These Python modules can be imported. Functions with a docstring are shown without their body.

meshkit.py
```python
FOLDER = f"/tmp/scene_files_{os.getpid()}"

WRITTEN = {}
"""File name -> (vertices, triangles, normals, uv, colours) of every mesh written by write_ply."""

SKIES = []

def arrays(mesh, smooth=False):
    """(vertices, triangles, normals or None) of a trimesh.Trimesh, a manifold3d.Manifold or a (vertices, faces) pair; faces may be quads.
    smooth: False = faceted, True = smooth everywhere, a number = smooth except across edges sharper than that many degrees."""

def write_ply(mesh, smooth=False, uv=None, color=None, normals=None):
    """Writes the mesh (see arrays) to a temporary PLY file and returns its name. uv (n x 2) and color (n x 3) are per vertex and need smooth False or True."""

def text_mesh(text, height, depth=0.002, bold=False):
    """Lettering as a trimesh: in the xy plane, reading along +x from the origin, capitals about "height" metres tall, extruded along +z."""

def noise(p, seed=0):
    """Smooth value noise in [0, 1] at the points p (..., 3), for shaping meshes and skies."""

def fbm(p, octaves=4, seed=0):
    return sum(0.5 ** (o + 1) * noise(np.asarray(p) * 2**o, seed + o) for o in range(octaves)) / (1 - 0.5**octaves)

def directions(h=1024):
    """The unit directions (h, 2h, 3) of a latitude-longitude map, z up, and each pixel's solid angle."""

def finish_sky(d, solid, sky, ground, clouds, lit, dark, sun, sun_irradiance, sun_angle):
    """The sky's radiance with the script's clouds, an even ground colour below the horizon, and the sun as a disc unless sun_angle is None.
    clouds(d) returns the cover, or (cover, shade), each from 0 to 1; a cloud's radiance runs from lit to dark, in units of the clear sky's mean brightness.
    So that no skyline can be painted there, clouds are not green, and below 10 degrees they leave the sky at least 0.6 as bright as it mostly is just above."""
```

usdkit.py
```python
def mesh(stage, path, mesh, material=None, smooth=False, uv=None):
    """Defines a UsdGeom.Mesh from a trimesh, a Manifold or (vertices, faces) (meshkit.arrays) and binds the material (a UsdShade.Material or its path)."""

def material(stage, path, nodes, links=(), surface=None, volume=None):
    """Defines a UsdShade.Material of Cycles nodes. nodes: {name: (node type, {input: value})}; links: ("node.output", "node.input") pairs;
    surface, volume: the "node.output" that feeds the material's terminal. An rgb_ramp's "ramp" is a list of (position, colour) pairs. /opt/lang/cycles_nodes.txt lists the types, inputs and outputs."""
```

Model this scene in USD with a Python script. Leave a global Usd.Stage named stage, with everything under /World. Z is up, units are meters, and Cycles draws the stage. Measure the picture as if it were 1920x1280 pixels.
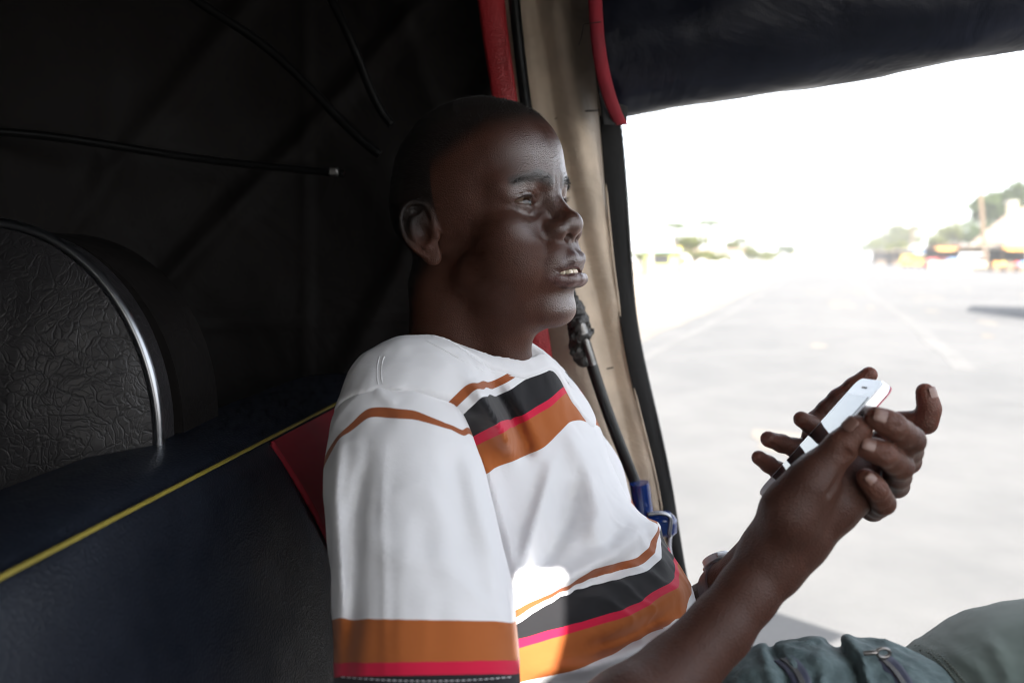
import math, random
import numpy as np
import trimesh
import usdkit, meshkit
from pxr import Usd, UsdGeom, UsdLux, UsdShade, Sdf, Gf, Vt
from shapely.geometry import Polygon, box as sbox
from scipy.spatial import cKDTree
from scipy.ndimage import gaussian_filter1d
from scipy.interpolate import RBFInterpolator, CubicSpline, PchipInterpolator

stage = Usd.Stage.CreateInMemory()
UsdGeom.SetStageUpAxis(stage, 'Z')
UsdGeom.SetStageMetersPerUnit(stage, 1.0)
UsdGeom.Xform.Define(stage, '/World')
UsdGeom.Scope.Define(stage, '/World/Looks')

# ------------------------------------------------------------------ camera
FPX, ZC = 1493.33, 1.35            # 28 mm lens; eye height above the road
cam = UsdGeom.Camera.Define(stage, '/World/camera')
cam.CreateHorizontalApertureAttr(36.0)
cam.CreateVerticalApertureAttr(24.0)
cam.CreateFocalLengthAttr(28.0)
cam.CreateVerticalApertureOffsetAttr(-2.906)
cam.CreateFStopAttr(4.0)
cam.CreateFocusDistanceAttr(0.76)
cam.CreateClippingRangeAttr(Gf.Vec2f(0.02, 3000))
cam.CreateExposureAttr(2.3)
cam.AddTranslateOp().Set(Gf.Vec3d(0, 0, ZC))
cam.AddRotateXOp().Set(90.0)

# ------------------------------------------------------------------ sky and sun
SUN = np.array([0.02, -0.70, 0.68]); SUN /= np.linalg.norm(SUN)
sun = UsdLux.DistantLight.Define(stage, '/World/sun')
sun.CreateIntensityAttr(1.12)
sun.CreateAngleAttr(0.5)
sun.CreateColorAttr(Gf.Vec3f(1.0, 0.955, 0.895))
sun.GetPrim().CreateAttribute('inputs:normalize', Sdf.ValueTypeNames.Bool).Set(True)
_z = Gf.Vec3d(*SUN); _x = Gf.Cross(Gf.Vec3d(0, 0, 1), _z).GetNormalized(); _y = Gf.Cross(_z, _x)
sun.AddTransformOp().Set(Gf.Matrix4d(_x[0], _x[1], _x[2], 0, _y[0], _y[1], _y[2], 0, _z[0], _z[1], _z[2], 0, 0, 0, 0, 1))
dome = UsdLux.DomeLight.Define(stage, '/World/sky')
sky_m = usdkit.material(stage, '/World/Looks/sky', {
    'sky': ('sky_texture', {'sky_type': 'single_scattering', 'sun_disc': False, 'sun_elevation': float(math.asin(SUN[2])), 'sun_rotation': float(math.atan2(SUN[0], SUN[1])), 'aerosol_density': 3.0}),
    'geo': ('texture_coordinate', {}),
    'noi': ('noise_texture', {'scale': 2.2, 'detail': 4.0}),
    'cov': ('map_range', {'from_min': 0.3, 'from_max': 0.75, 'to_min': 0.45, 'to_max': 0.8, 'clamp': True}),
    'mix': ('mix', {'color2': (7.5, 7.7, 8.0)}),
    'bg': ('background_shader', {'strength': 0.10})},
    [('geo.generated', 'noi.vector'), ('noi.fac', 'cov.value'), ('cov.result', 'mix.fac'), ('sky.color', 'mix.color1'), ('mix.color', 'bg.color')], surface='bg.background')
UsdShade.MaterialBindingAPI.Apply(dome.GetPrim()).Bind(sky_m)
for k, v in (('label', 'hazy white daytime sky over the road'), ('category', 'sky'), ('kind', 'structure')):
    dome.GetPrim().SetCustomDataByKey(k, v)

# ------------------------------------------------------------------ scene helpers
def P(u, v, d):
    """The point of the place that lies d metres ahead and is seen at (u, v) of a 1920 x 1280 frame."""
    return np.array([(u - 960.0) / FPX * d, d, ZC - (v - 485.0) / FPX * d])

def proj(p):
    return np.stack([960 + FPX * p[..., 0] / p[..., 1], 485 - FPX * (p[..., 2] - ZC) / p[..., 1]], -1)

_used = {}
def numbered(parent, name):
    k = (parent, name); n = _used.get(k, 0); _used[k] = n + 1
    return name if n == 0 else f'{name}_{n:03d}'

def thing(name, label, cat, loc=(0, 0, 0), group=None, kind=None):
    path = '/World/' + numbered('/World', name)
    x = UsdGeom.Xform.Define(stage, path); x.AddTranslateOp().Set(Gf.Vec3d(*map(float, loc)))
    return tag(path, label, cat, group, kind)

def tag(path, label=None, cat=None, group=None, kind=None):
    p = stage.GetPrimAtPath(path)
    for k, v in (('label', label), ('category', cat), ('group', group), ('kind', kind)):
        if v: p.SetCustomDataByKey(k, v)
    return path

ORIGIN = {}
def put(name, m, mat, parent='/World', smooth=40, prim=None, label=None, kind=None):
    """One Mesh prim below parent. m is in world metres; the parent's own translation is taken off."""
    path = parent + '/' + numbered(parent, name)
    if parent != '/World':
        m4 = np.array(UsdGeom.XformCache().GetLocalToWorldTransform(stage.GetPrimAtPath(parent))).T
        off = m4[:3, 3]
        if isinstance(m, tuple): m = (np.asarray(m[0]) - off, m[1])
        else:
            m = m.copy(); m.apply_translation(-off)
    if prim: smooth = True
    g = usdkit.mesh(stage, path, m, M[mat] if isinstance(mat, str) else mat, smooth=smooth)
    for k, arr in (prim or {}).items():
        arr = np.asarray(arr, np.float32)
        if arr.ndim == 1:
            UsdGeom.PrimvarsAPI(g).CreatePrimvar(k, Sdf.ValueTypeNames.FloatArray, 'vertex').Set(Vt.FloatArray.FromNumpy(arr))
        else:
            UsdGeom.PrimvarsAPI(g).CreatePrimvar(k, Sdf.ValueTypeNames.Color3fArray, 'vertex').Set(Vt.Vec3fArray.FromNumpy(arr))
    tag(path, label=label, kind=kind)
    return path

def cat(*ms):
    return trimesh.util.concatenate([m for m in ms if m is not None])

def spline(pts, n=24):
    pts = np.asarray(pts, float)

    t = np.r_[0, np.cumsum(np.linalg.norm(np.diff(pts[:, :3], axis=0), axis=1))]
    return PchipInterpolator(t, pts)(np.linspace(0, t[-1], n)) if len(pts) < 3 else CubicSpline(t, pts)(np.linspace(0, t[-1], n))

def tube(pts, r, sides=12, closed=False):
    p = np.asarray(pts, float); n = len(p)
    r = np.broadcast_to(np.asarray(r, float), (n,))
    t = np.gradient(p, axis=0) if not closed else np.roll(p, -1, 0) - np.roll(p, 1, 0)
    t /= np.linalg.norm(t, axis=1, keepdims=True) + 1e-12
    a = np.cross(t[0], [0, 0, 1.0] if abs(t[0][2]) < .9 else [1.0, 0, 0]); A = []
    for i in range(n):
        a = a - t[i] * np.dot(a, t[i]); a /= np.linalg.norm(a); A.append(a)
    A = np.array(A); B = np.cross(t, A)
    th = np.arange(sides) * 2 * np.pi / sides
    v = p[:, None] + r[:, None, None] * (np.cos(th)[None, :, None] * A[:, None] + np.sin(th)[None, :, None] * B[:, None])
    v = v.reshape(-1, 3)
    m = n if closed else n - 1
    i, j = np.meshgrid(np.arange(m), np.arange(sides), indexing='ij')
    i2, j2 = (i + 1) % n, (j + 1) % sides
    q = np.stack([i * sides + j, i * sides + j2, i2 * sides + j2, i2 * sides + j], -1).reshape(-1, 4)
    f = np.vstack([q[:, [0, 1, 2]], q[:, [0, 2, 3]]])
    if not closed:
        c0, c1 = len(v), len(v) + 1
        v = np.vstack([v, p[:1], p[-1:]])
        k = np.arange(sides); k2 = (k + 1) % sides
        f = np.vstack([f, np.stack([np.full(sides, c0), k2, k], 1), np.stack([np.full(sides, c1), (n - 1) * sides + k, (n - 1) * sides + k2], 1)])
    m = trimesh.Trimesh(v, f, process=False)
    if m.volume < 0: m.invert()
    return m

def bar(a, b, w, h, up=(0, 0, 1), bev=0.0):
    """A box from a to b, w wide and h high."""
    a, b = np.asarray(a, float), np.asarray(b, float)
    L = np.linalg.norm(b - a); t = (b - a) / L
    s = np.cross(t, up)
    if np.linalg.norm(s) < 1e-6: s = np.cross(t, [1, 0, 0])
    s /= np.linalg.norm(s); q = np.cross(s, t)
    m = rbox(L, w, h, bev) if bev else trimesh.creation.box([L, w, h])
    T = np.eye(4); T[:3, 0], T[:3, 1], T[:3, 2], T[:3, 3] = t, s, q, (a + b) / 2
    m.apply_transform(T)
    return m

def rbox(x, y, z, r):
    """A box with chamfered edges."""
    v = []
    for sx in (-1, 1):
        for sy in (-1, 1):
            for sz in (-1, 1):
                for k in range(3):
                    q = np.array([x / 2, y / 2, z / 2]) - r; q[k] += r
                    v.append(q * (sx, sy, sz))
    return trimesh.convex.convex_hull(np.array(v))

def bx(lo, hi, r=0.0):
    lo, hi = np.asarray(lo, float), np.asarray(hi, float)
    m = rbox(*(hi - lo), r) if r else trimesh.creation.box(hi - lo)
    m.apply_translation((lo + hi) / 2)
    return m

def sheet(grid, thick=0.003):
    """A closed sheet of the given thickness from an (n, m, 3) grid of points."""
    g = np.asarray(grid, float); n, m = g.shape[:2]
    du, dv = np.gradient(g, axis=0), np.gradient(g, axis=1)
    nn = np.cross(du, dv); nn /= np.linalg.norm(nn, axis=2, keepdims=True) + 1e-12
    v = np.vstack([g.reshape(-1, 3), (g - nn * thick).reshape(-1, 3)])
    i, j = np.meshgrid(np.arange(n - 1), np.arange(m - 1), indexing='ij')
    q = np.stack([i * m + j, (i + 1) * m + j, (i + 1) * m + j + 1, i * m + j + 1], -1).reshape(-1, 4)
    N = n * m
    f = [q[:, [0, 1, 2]], q[:, [0, 2, 3]], q[:, [0, 2, 1]] + N, q[:, [0, 3, 2]] + N]
    ring = np.r_[np.arange(m), np.arange(1, n) * m + m - 1, (n - 1) * m + np.arange(m - 2, -1, -1), np.arange(n - 2, 0, -1) * m]
    r2 = np.roll(ring, -1)
    f += [np.stack([ring, r2, r2 + N], 1), np.stack([ring, r2 + N, ring + N], 1)]
    return trimesh.Trimesh(v, np.vstack(f), process=False)

# ------------------------------------------------------------------ signed distance modelling
def smin(a, b, k):
    h = np.maximum(k - np.abs(a - b), 0.0) / k
    return np.minimum(a, b) - h * h * k * 0.25

def smax(a, b, k):
    return -smin(-a, -b, k)

def ell(p, c, r, R=None):
    q = p - np.asarray(c)
    if R is not None: q = q @ R            # R's columns are the ellipsoid's axes
    r = np.asarray(r, float)
    k0 = np.linalg.norm(q / r, axis=1); k1 = np.linalg.norm(q / (r * r), axis=1)
    return k0 * (k0 - 1.0) / np.maximum(k1, 1e-9)

def cap(p, a, b, ra, rb=None):
    rb = ra if rb is None else rb
    a, b = np.asarray(a, float), np.asarray(b, float)
    ba = b - a; pa = p - a
    h = np.clip(pa @ ba / max(ba @ ba, 1e-12), 0, 1)
    return np.linalg.norm(pa - h[:, None] * ba, axis=1) - (ra + (rb - ra) * h)

def chain(p, pts, k=None):
    """Capsules through (x, y, z, r) points, blended."""
    d = None
    for a, b in zip(pts[:-1], pts[1:]):
        e = cap(p, a[:3], b[:3], a[3], b[3])
        d = e if d is None else (np.minimum(d, e) if not k else smin(d, e, k))
    return d

def rot(ax, deg):
    return trimesh.transformations.rotation_matrix(math.radians(deg), ax)[:3, :3]

def surface(fn, lo, hi, h, coarse=6, slack=1.6):
    """Naive surface nets of the zero set of fn on a grid of step h, evaluated only near the surface."""
    lo, hi = np.asarray(lo, float), np.asarray(hi, float)
    nb = np.ceil((hi - lo) / (h * coarse)).astype(int) + 1
    n = nb * coarse + 1
    ci = np.stack(np.meshgrid(*[np.arange(k) for k in nb], indexing='ij'), -1).reshape(-1, 3)
    cc = lo + (ci + 0.5) * coarse * h
    dc = fn(cc)
    big = np.sign(dc).reshape(nb)
    D = np.repeat(np.repeat(np.repeat(big, coarse, 0), coarse, 1), coarse, 2).astype(np.float32)
    D = np.pad(D, ((0, 1),) * 3, mode='edge')
    near = ci[np.abs(dc) < coarse * h * 0.87 * slack + h]
    o = np.stack(np.meshgrid(*[np.arange(coarse + 1)] * 3, indexing='ij'), -1).reshape(-1, 3)
    flat = np.zeros(D.size, bool)
    idx = (near[:, None] * coarse + o[None]).reshape(-1, 3)
    lin = (idx[:, 0] * n[1] + idx[:, 1]) * n[2] + idx[:, 2]
    flat[lin] = True
    lin = np.nonzero(flat)[0]
    ijk = np.stack(np.unravel_index(lin, n), 1)
    Df = D.reshape(-1)
    for s in range(0, len(lin), 200000):
        Df[lin[s:s + 200000]] = fn(lo + ijk[s:s + 200000] * h)
    D = Df.reshape(n)
    D[0], D[-1], D[:, 0], D[:, -1], D[:, :, 0], D[:, :, -1] = (np.maximum(x, h * .2) for x in (D[0], D[-1], D[:, 0], D[:, -1], D[:, :, 0], D[:, :, -1]))
    neg = D < 0
    m = n - 1
    cnt = sum(neg[i:i + m[0], j:j + m[1], k:k + m[2]].astype(np.int8) for i in (0, 1) for j in (0, 1) for k in (0, 1))
    cells = np.argwhere((cnt > 0) & (cnt < 8))
    cid = np.full(m, -1, np.int64); cid[tuple(cells.T)] = np.arange(len(cells))
    acc = np.zeros((len(cells), 3)); num = np.zeros(len(cells))
    cor = np.array([(i, j, k) for i in (0, 1) for j in (0, 1) for k in (0, 1)])
    val = np.stack([D[tuple((cells + c).T)] for c in cor], 1)
    for a in range(8):
        for b in range(a + 1, 8):
            if np.abs(cor[a] - cor[b]).sum() != 1: continue
            va, vb = val[:, a], val[:, b]
            x = (va < 0) != (vb < 0)
            t = va[x] / (va[x] - vb[x])
            acc[x] += cor[a] + t[:, None] * (cor[b] - cor[a]); num[x] += 1
    v = lo + (cells + acc / num[:, None]) * h
    F = []
    for ax in range(3):
        sl0, sl1 = [slice(None)] * 3, [slice(None)] * 3
        sl0[ax], sl1[ax] = slice(0, n[ax] - 1), slice(1, n[ax])
        e = np.argwhere(neg[tuple(sl0)] != neg[tuple(sl1)])
        b, c = (ax + 1) % 3, (ax + 2) % 3
        e = e[(e[:, b] > 0) & (e[:, c] > 0) & (e[:, b] < m[b]) & (e[:, c] < m[c])]
        up = neg[tuple(e.T)]
        db, dc_ = np.eye(3, dtype=int)[b], np.eye(3, dtype=int)[c]
        q = np.stack([cid[tuple((e - x).T)] for x in (db + dc_, dc_, 0 * db, db)], 1)
        q[~up] = q[~up][:, ::-1]
        F.append(q)
    q = np.vstack(F)
    q = q[(q >= 0).all(1)]
    d1 = np.linalg.norm(v[q[:, 0]] - v[q[:, 2]], axis=1); d2 = np.linalg.norm(v[q[:, 1]] - v[q[:, 3]], axis=1)
    s = d1 <= d2
    f = np.vstack([q[s][:, [0, 1, 2]], q[s][:, [0, 2, 3]], q[~s][:, [1, 2, 3]], q[~s][:, [1, 3, 0]]])
    return trimesh.Trimesh(v, f, process=False)

# ------------------------------------------------------------------ materials
M = {}
def mat(name, nodes, links, surface='p.BSDF'):
    M[name] = usdkit.material(stage, '/World/Looks/' + name, nodes, links, surface=surface)

def plain(name, col, rough=0.6, var=0.12, scale=30.0, bump=0.0, bscale=200.0, bdist=0.001, **kw):
    """A principled surface whose colour drifts by var and which has a fine relief."""
    c = np.array(col, float)
    nodes = {'g': ('geometry', {}), 'n': ('noise_texture', {'scale': scale, 'detail': 5.0, 'roughness': .6}),
             'r': ('rgb_ramp', {'ramp': [(.25, tuple(c * (1 - var))), (.75, tuple(np.minimum(c * (1 + var), .95)))]}),
             'p': ('principled_bsdf', {'roughness': rough, **kw})}
    links = [('g.position', 'n.vector'), ('n.fac', 'r.fac'), ('r.color', 'p.base_color')]
    if bump:
        nodes['n2'] = ('noise_texture', {'scale': bscale, 'detail': 3.0}); nodes['b'] = ('bump', {'strength': bump, 'distance': bdist})
        links += [('g.position', 'n2.vector'), ('n2.fac', 'b.height'), ('b.normal', 'p.normal')]
    mat(name, nodes, links)

# skin: the tone of each place on the body is its own colour; pores and a soft uneven gloss
mat('skin', {'a': ('attribute', {'attribute': 'tone'}), 'g': ('geometry', {}),
             'n': ('noise_texture', {'scale': 60.0, 'detail': 5.0, 'roughness': .65}),
             'hr': ('map_range', {'from_min': .3, 'from_max': .7, 'to_min': .87, 'to_max': 1.13}),
             'mu': ('vector_math', {'math_type': 'scale'}),
             'v': ('voronoi_texture', {'scale': 700.0}), 'n2': ('noise_texture', {'scale': 260.0, 'detail': 6.0, 'roughness': .7}),
             'ad': ('math', {'math_type': 'add'}),
             'b': ('bump', {'strength': .36, 'distance': .0012}),
             'rr': ('map_range', {'from_min': .3, 'from_max': .7, 'to_min': .46, 'to_max': .60}),
             'oil': ('attribute', {'attribute': 'oil'}), 'so': ('map_range', {'to_min': .28, 'to_max': 1.45}), 'ro': ('math', {'math_type': 'multiply_add', 'value2': -.24}), 'p': ('principled_bsdf', {'subsurface_weight': .12, 'subsurface_scale': .004, 'subsurface_radius': (1.0, .35, .2)})},
    [('g.position', 'n.vector'), ('n.fac', 'hr.value'), ('a.color', 'mu.vector1'), ('hr.result', 'mu.scale'), ('mu.vector', 'p.base_color'),
     ('g.position', 'v.vector'), ('g.position', 'n2.vector'), ('v.distance', 'ad.value1'), ('n2.fac', 'ad.value2'), ('ad.value', 'b.height'), ('b.normal', 'p.normal'),
     ('n.fac', 'rr.value'), ('oil.fac', 'so.value'), ('so.result', 'p.specular_ior_level'), ('oil.fac', 'ro.value1'), ('rr.result', 'ro.value3'), ('ro.value', 'p.roughness')])
plain('nail', (.15, .082, .064), .36, .1, 120)
plain('nail_rim', (.36, .27, .22), .35, .1, 120)
plain('tooth', (.60, .52, .40), .25, .08, 200)
plain('hair', (.012, .010, .009), .75, .3, 400)
mat('eyeball', {'a': ('attribute', {'attribute': 'tone'}), 'p': ('principled_bsdf', {'roughness': .12, 'specular_ior_level': .35, 'coat_weight': .2, 'coat_roughness': .03})}, [('a.color', 'p.base_color')])

# ================================================================== the person
# ---- head, modelled in millimetres: x forward, y to the subject's left, z up, origin between the ear canals at eye level
H_YAW, H_PIT, H_POS = math.radians(34), math.radians(12), np.array([-0.033, 0.83, ZC + 0.042])
_cy, _sy, _cp, _sp = math.cos(H_YAW), math.sin(H_YAW), math.cos(H_PIT), math.sin(H_PIT)
_RP = np.array([[_cp, 0, -_sp], [0, 1, 0], [_sp, 0, _cp]])
_RY = np.array([[_cy, _sy, 0], [-_sy, _cy, 0], [0, 0, 1.0]])
RH = _RY @ _RP
def head_world(p): return (np.asarray(p) / 1000.0) @ RH.T + H_POS
def head_local(w): return ((np.asarray(w) - H_POS) @ RH) * 1000.0

EYE_C, EYE_R = np.array([69.5, 32.0, -4.5]), 13.0

def ear_local(p):
    """Ear plane coordinates (a forward, b up, c outward) of the near or far ear; p has y > 0."""
    c = np.array([-9.0, 74.0, -14.0])
    R = rot([0, 0, 1], -26) @ rot([0, 1, 0], -10) @ rot([1, 0, 0], 4)     # flares outward at its back, leans back
    q = (p - c) @ R
    return np.stack([q[:, 0], q[:, 2], q[:, 1]], 1)

HELIX = [(4, -3, 2), (7, 5, 5), (8, 14, 6.5), (5, 24, 7), (-2, 30.5, 7.5), (-11, 31, 8), (-19, 25, 8.5), (-23, 14, 9), (-23.5, 2, 9), (-20, -9, 8.5), (-15, -18, 7.5), (-9, -25, 6)]
def ear(p):
    q = ear_local(p)
    n2 = q.copy()
    plate = ell(n2, (-8, 3, 4.5), (16.5, 29, 3.2))
    lobe = ell(n2, (-4, -25, 4), (8, 9.5, 3.6))
    d = smin(plate, lobe, 6)
    hp = spline([(a, b, c) for a, b, c in HELIX], 26)
    hel = chain(q, [(x[0], x[1], x[2] + .8, 2.9 - .5 * i / 25) for i, x in enumerate(hp)])
    d = smin(d, hel, 2.2)
    anti = chain(q, [(x[0], x[1], x[2], 2.6) for x in spline([(-4, 19, 6.5), (-12, 14, 7.2), (-15.5, 4, 7.4), (-13, -8, 7), (-6, -15, 6.5)], 12)])
    d = smin(d, anti, 4)
    d = smax(d, -ell(q, (-5, -2, 11), (7.5, 11, 7.5)), 3)           # concha
    d = smax(d, -ell(q, (-6, 22, 9.5), (6, 4, 5)), 2.5)            # triangular fossa
    trag = ell(q, (5.5, -5, 4.2), (4, 6.5, 4.0))
    d = smin(d, trag, 2.5)
    d = smin(d, ell(q, (-5, -15.5, 6), (5, 3.6, 3.2)), 3)          # antitragus
    return d

def face_groove(s, pts, width, amp):
    e, t = poly_d2(s[:, 1], s[:, 2], pts)
    return amp * np.exp(-(e / width) ** 2) * np.clip(np.sin(np.pi * (t * .9 + .05)) * 1.5, 0, 1) * (s[:, 0] > 45)

def poly_d2(u, v, pts):
    best = np.full(len(u), 1e9); at = np.zeros(len(u)); pts = np.asarray(pts, float); n = len(pts) - 1
    for i in range(n):
        a, ba = pts[i], pts[i + 1] - pts[i]
        h = np.clip(((u - a[0]) * ba[0] + (v - a[1]) * ba[1]) / (ba @ ba), 0, 1)
        e = np.hypot(u - a[0] - h * ba[0], v - a[1] - h * ba[1]); w = e < best
        best = np.where(w, e, best); at = np.where(w, (i + h) / n, at)
    return best, at

def head(p):
    s = p.copy(); s[:, 1] = np.abs(s[:, 1])
    d = ell(p, (1, 0, 40), (96, 73, 86))
    d = smin(d, ell(p, (53, 0, 50), (44, 52, 46)), 20)             # full forehead
    d = smin(d, ell(s, (-10, 46, 10), (60, 28, 40)), 30)           # side of the skull
    d = smin(d, ell(p, (44, 0, -42), (46, 56, 70)), 24)            # face mass
    d = smin(d, ell(s, (57, 44, -30), (22, 21, 19)), 16)           # cheekbones
    d = smin(d, ell(s, (50, 38, -60), (34, 25, 34)), 18)           # cheeks
    d = smin(d, ell(p, (74, 0, -68), (27, 32, 30)), 16)            # muzzle
    d = smin(d, cap(s, (8, 44, -64), (50, 22, -107), 13.5, 13.5), 24)  # jaw
    d = smin(d, ell(p, (70, 0, -109), (18.5, 24, 16.5)), 12)       # chin
    d = smin(d, ell(p, (30, 0, -99), (46, 37, 22)), 18)           # under the jaw
    # brows and sockets
    d = smin(d, chain(s, [(85, 10, 15, 7), (79, 30, 17, 7), (65, 50, 12, 6)]), 22)
    d = smax(d, -ell(s, (92, 31, -4), (16, 19, 10)), 14)
    d = smin(d, cap(p, (84, 0, 18), (85.5, 0, -2), 9), 12)         # root of the nose
    # eye: lids round the ball, with the opening cut out
    lid = np.linalg.norm(s - EYE_C, axis=1) - 14.4
    d = smin(d, lid, 4.5)
    d = smin(d, chain(s, [(78, 17, 3, 4), (81, 30, 7.5, 4.5), (70, 47, 4, 4.5)]), 9)    # upper lid fold
    q = s - EYE_C
    yy, zz = q[:, 1], q[:, 2] - 0.06 * q[:, 1]
    # almond: between two arcs
    up = np.hypot(yy - 0.5, zz + 18.0) - 22.9
    lo = np.hypot(yy, zz - 27.0) - 30.6
    alm = np.maximum(np.maximum(up, lo), 2.0 - q[:, 0])
    d = smax(d, -alm, 1.0)
    d = smin(d, np.linalg.norm(s - EYE_C, axis=1) - 12.1, .3)
    d = smax(d, -(np.abs(np.hypot(yy - 0.5, zz + 17.5) - 25.5) + np.maximum(0, np.abs(yy) - 11) * .7 + np.maximum(0, 6 - q[:, 0])) - .1, 2.6)   # crease over the lid
    # nose
    d = smin(d, chain(p, [(84, 0, 3, 6.5), (94, 0, -14, 7.5), (101, 0, -27, 10.5)], 8), 8)
    d = smin(d, ell(p, (103.5, 0, -31), (12.5, 13, 12)), 6)
    d = smin(d, ell(s, (92.5, 15.2, -36), (14, 9.2, 10.5)), 6.5)
    d = smin(d, cap(p, (103, 0, -41), (94, 0, -47), 4.5), 4)
    d = smax(d, -ell(s, (99, 8.2, -45), (7.5, 4.2, 6), rot([0, 0, 1], -18)), 2.5)
    
    # mouth: philtrum, two full lips, parted
    d = smin(d, ell(p, (87, 0, -58), (15, 29, 16)), 10)
    d = smax(d, -cap(p, (106, 0, -50), (108.5, 0, -59), 1.6), 4)
    ul = chain(s, [(101.0, 0, -66.0, 7.6), (100.0, 7, -64.5, 8.0), (93, 18, -68.5, 6.2), (82.5, 29, -75.5, 2.8)], 3)
    ll = chain(s, [(99.0, 0, -85.5, 8.8), (97.0, 9, -84.8, 8.2), (91, 19, -81.5, 6.0), (82.0, 29, -76.8, 2.8)], 3)
    lips = smin(ul, ll, 1.0)
    d = smin(d, lips, 3.2)
    bend = p.copy(); bend[:, 0] += 0.022 * p[:, 1] ** 2; bend[:, 2] += 0.003 * p[:, 1] ** 2
    gap = ell(bend, (97, 0, -76.4), (15, 26, 2.1))
    d = smax(d, -gap, 1.6)
    d = smax(d, -ell(p, (104, 0, -97), (9, 20, 5)), 9)            # fold under the lower lip
    d = d + face_groove(s, [(21, -39), (27, -47), (32, -58), (35, -72), (35, -86)], 4.0, 1.0)      # smile fold
    d = d - face_groove(s, [(30, -40), (38, -50), (42, -64)], 7.0, 1.2)
    d = d + face_groove(s, [(5, 22), (4.5, 10), (5, 4)], 2.0, .9)                                     # frown line
    d = d + face_groove(s, [(17, -13), (25, -19), (36, -18)], 2.4, .9)                                # under the eye
    d = smin(d, ear(s), 3.5)
    # neck
    w = head_neck(p)
    return smin(d, w, 26)

NECK = [head_local(P(862, 540, .845)), head_local(P(868, 640, .835)), head_local(P(880, 760, .86))]
def head_neck(p):
    d = chain(p, [(*NECK[0], 54), (*NECK[1], 54), (*NECK[2], 66)], 10)
    a = head_local(P(945, 612, .80)); b = head_local(P(957, 690, .80))
    return smin(d, cap(p, a, b, 22, 24), 25)

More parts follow.
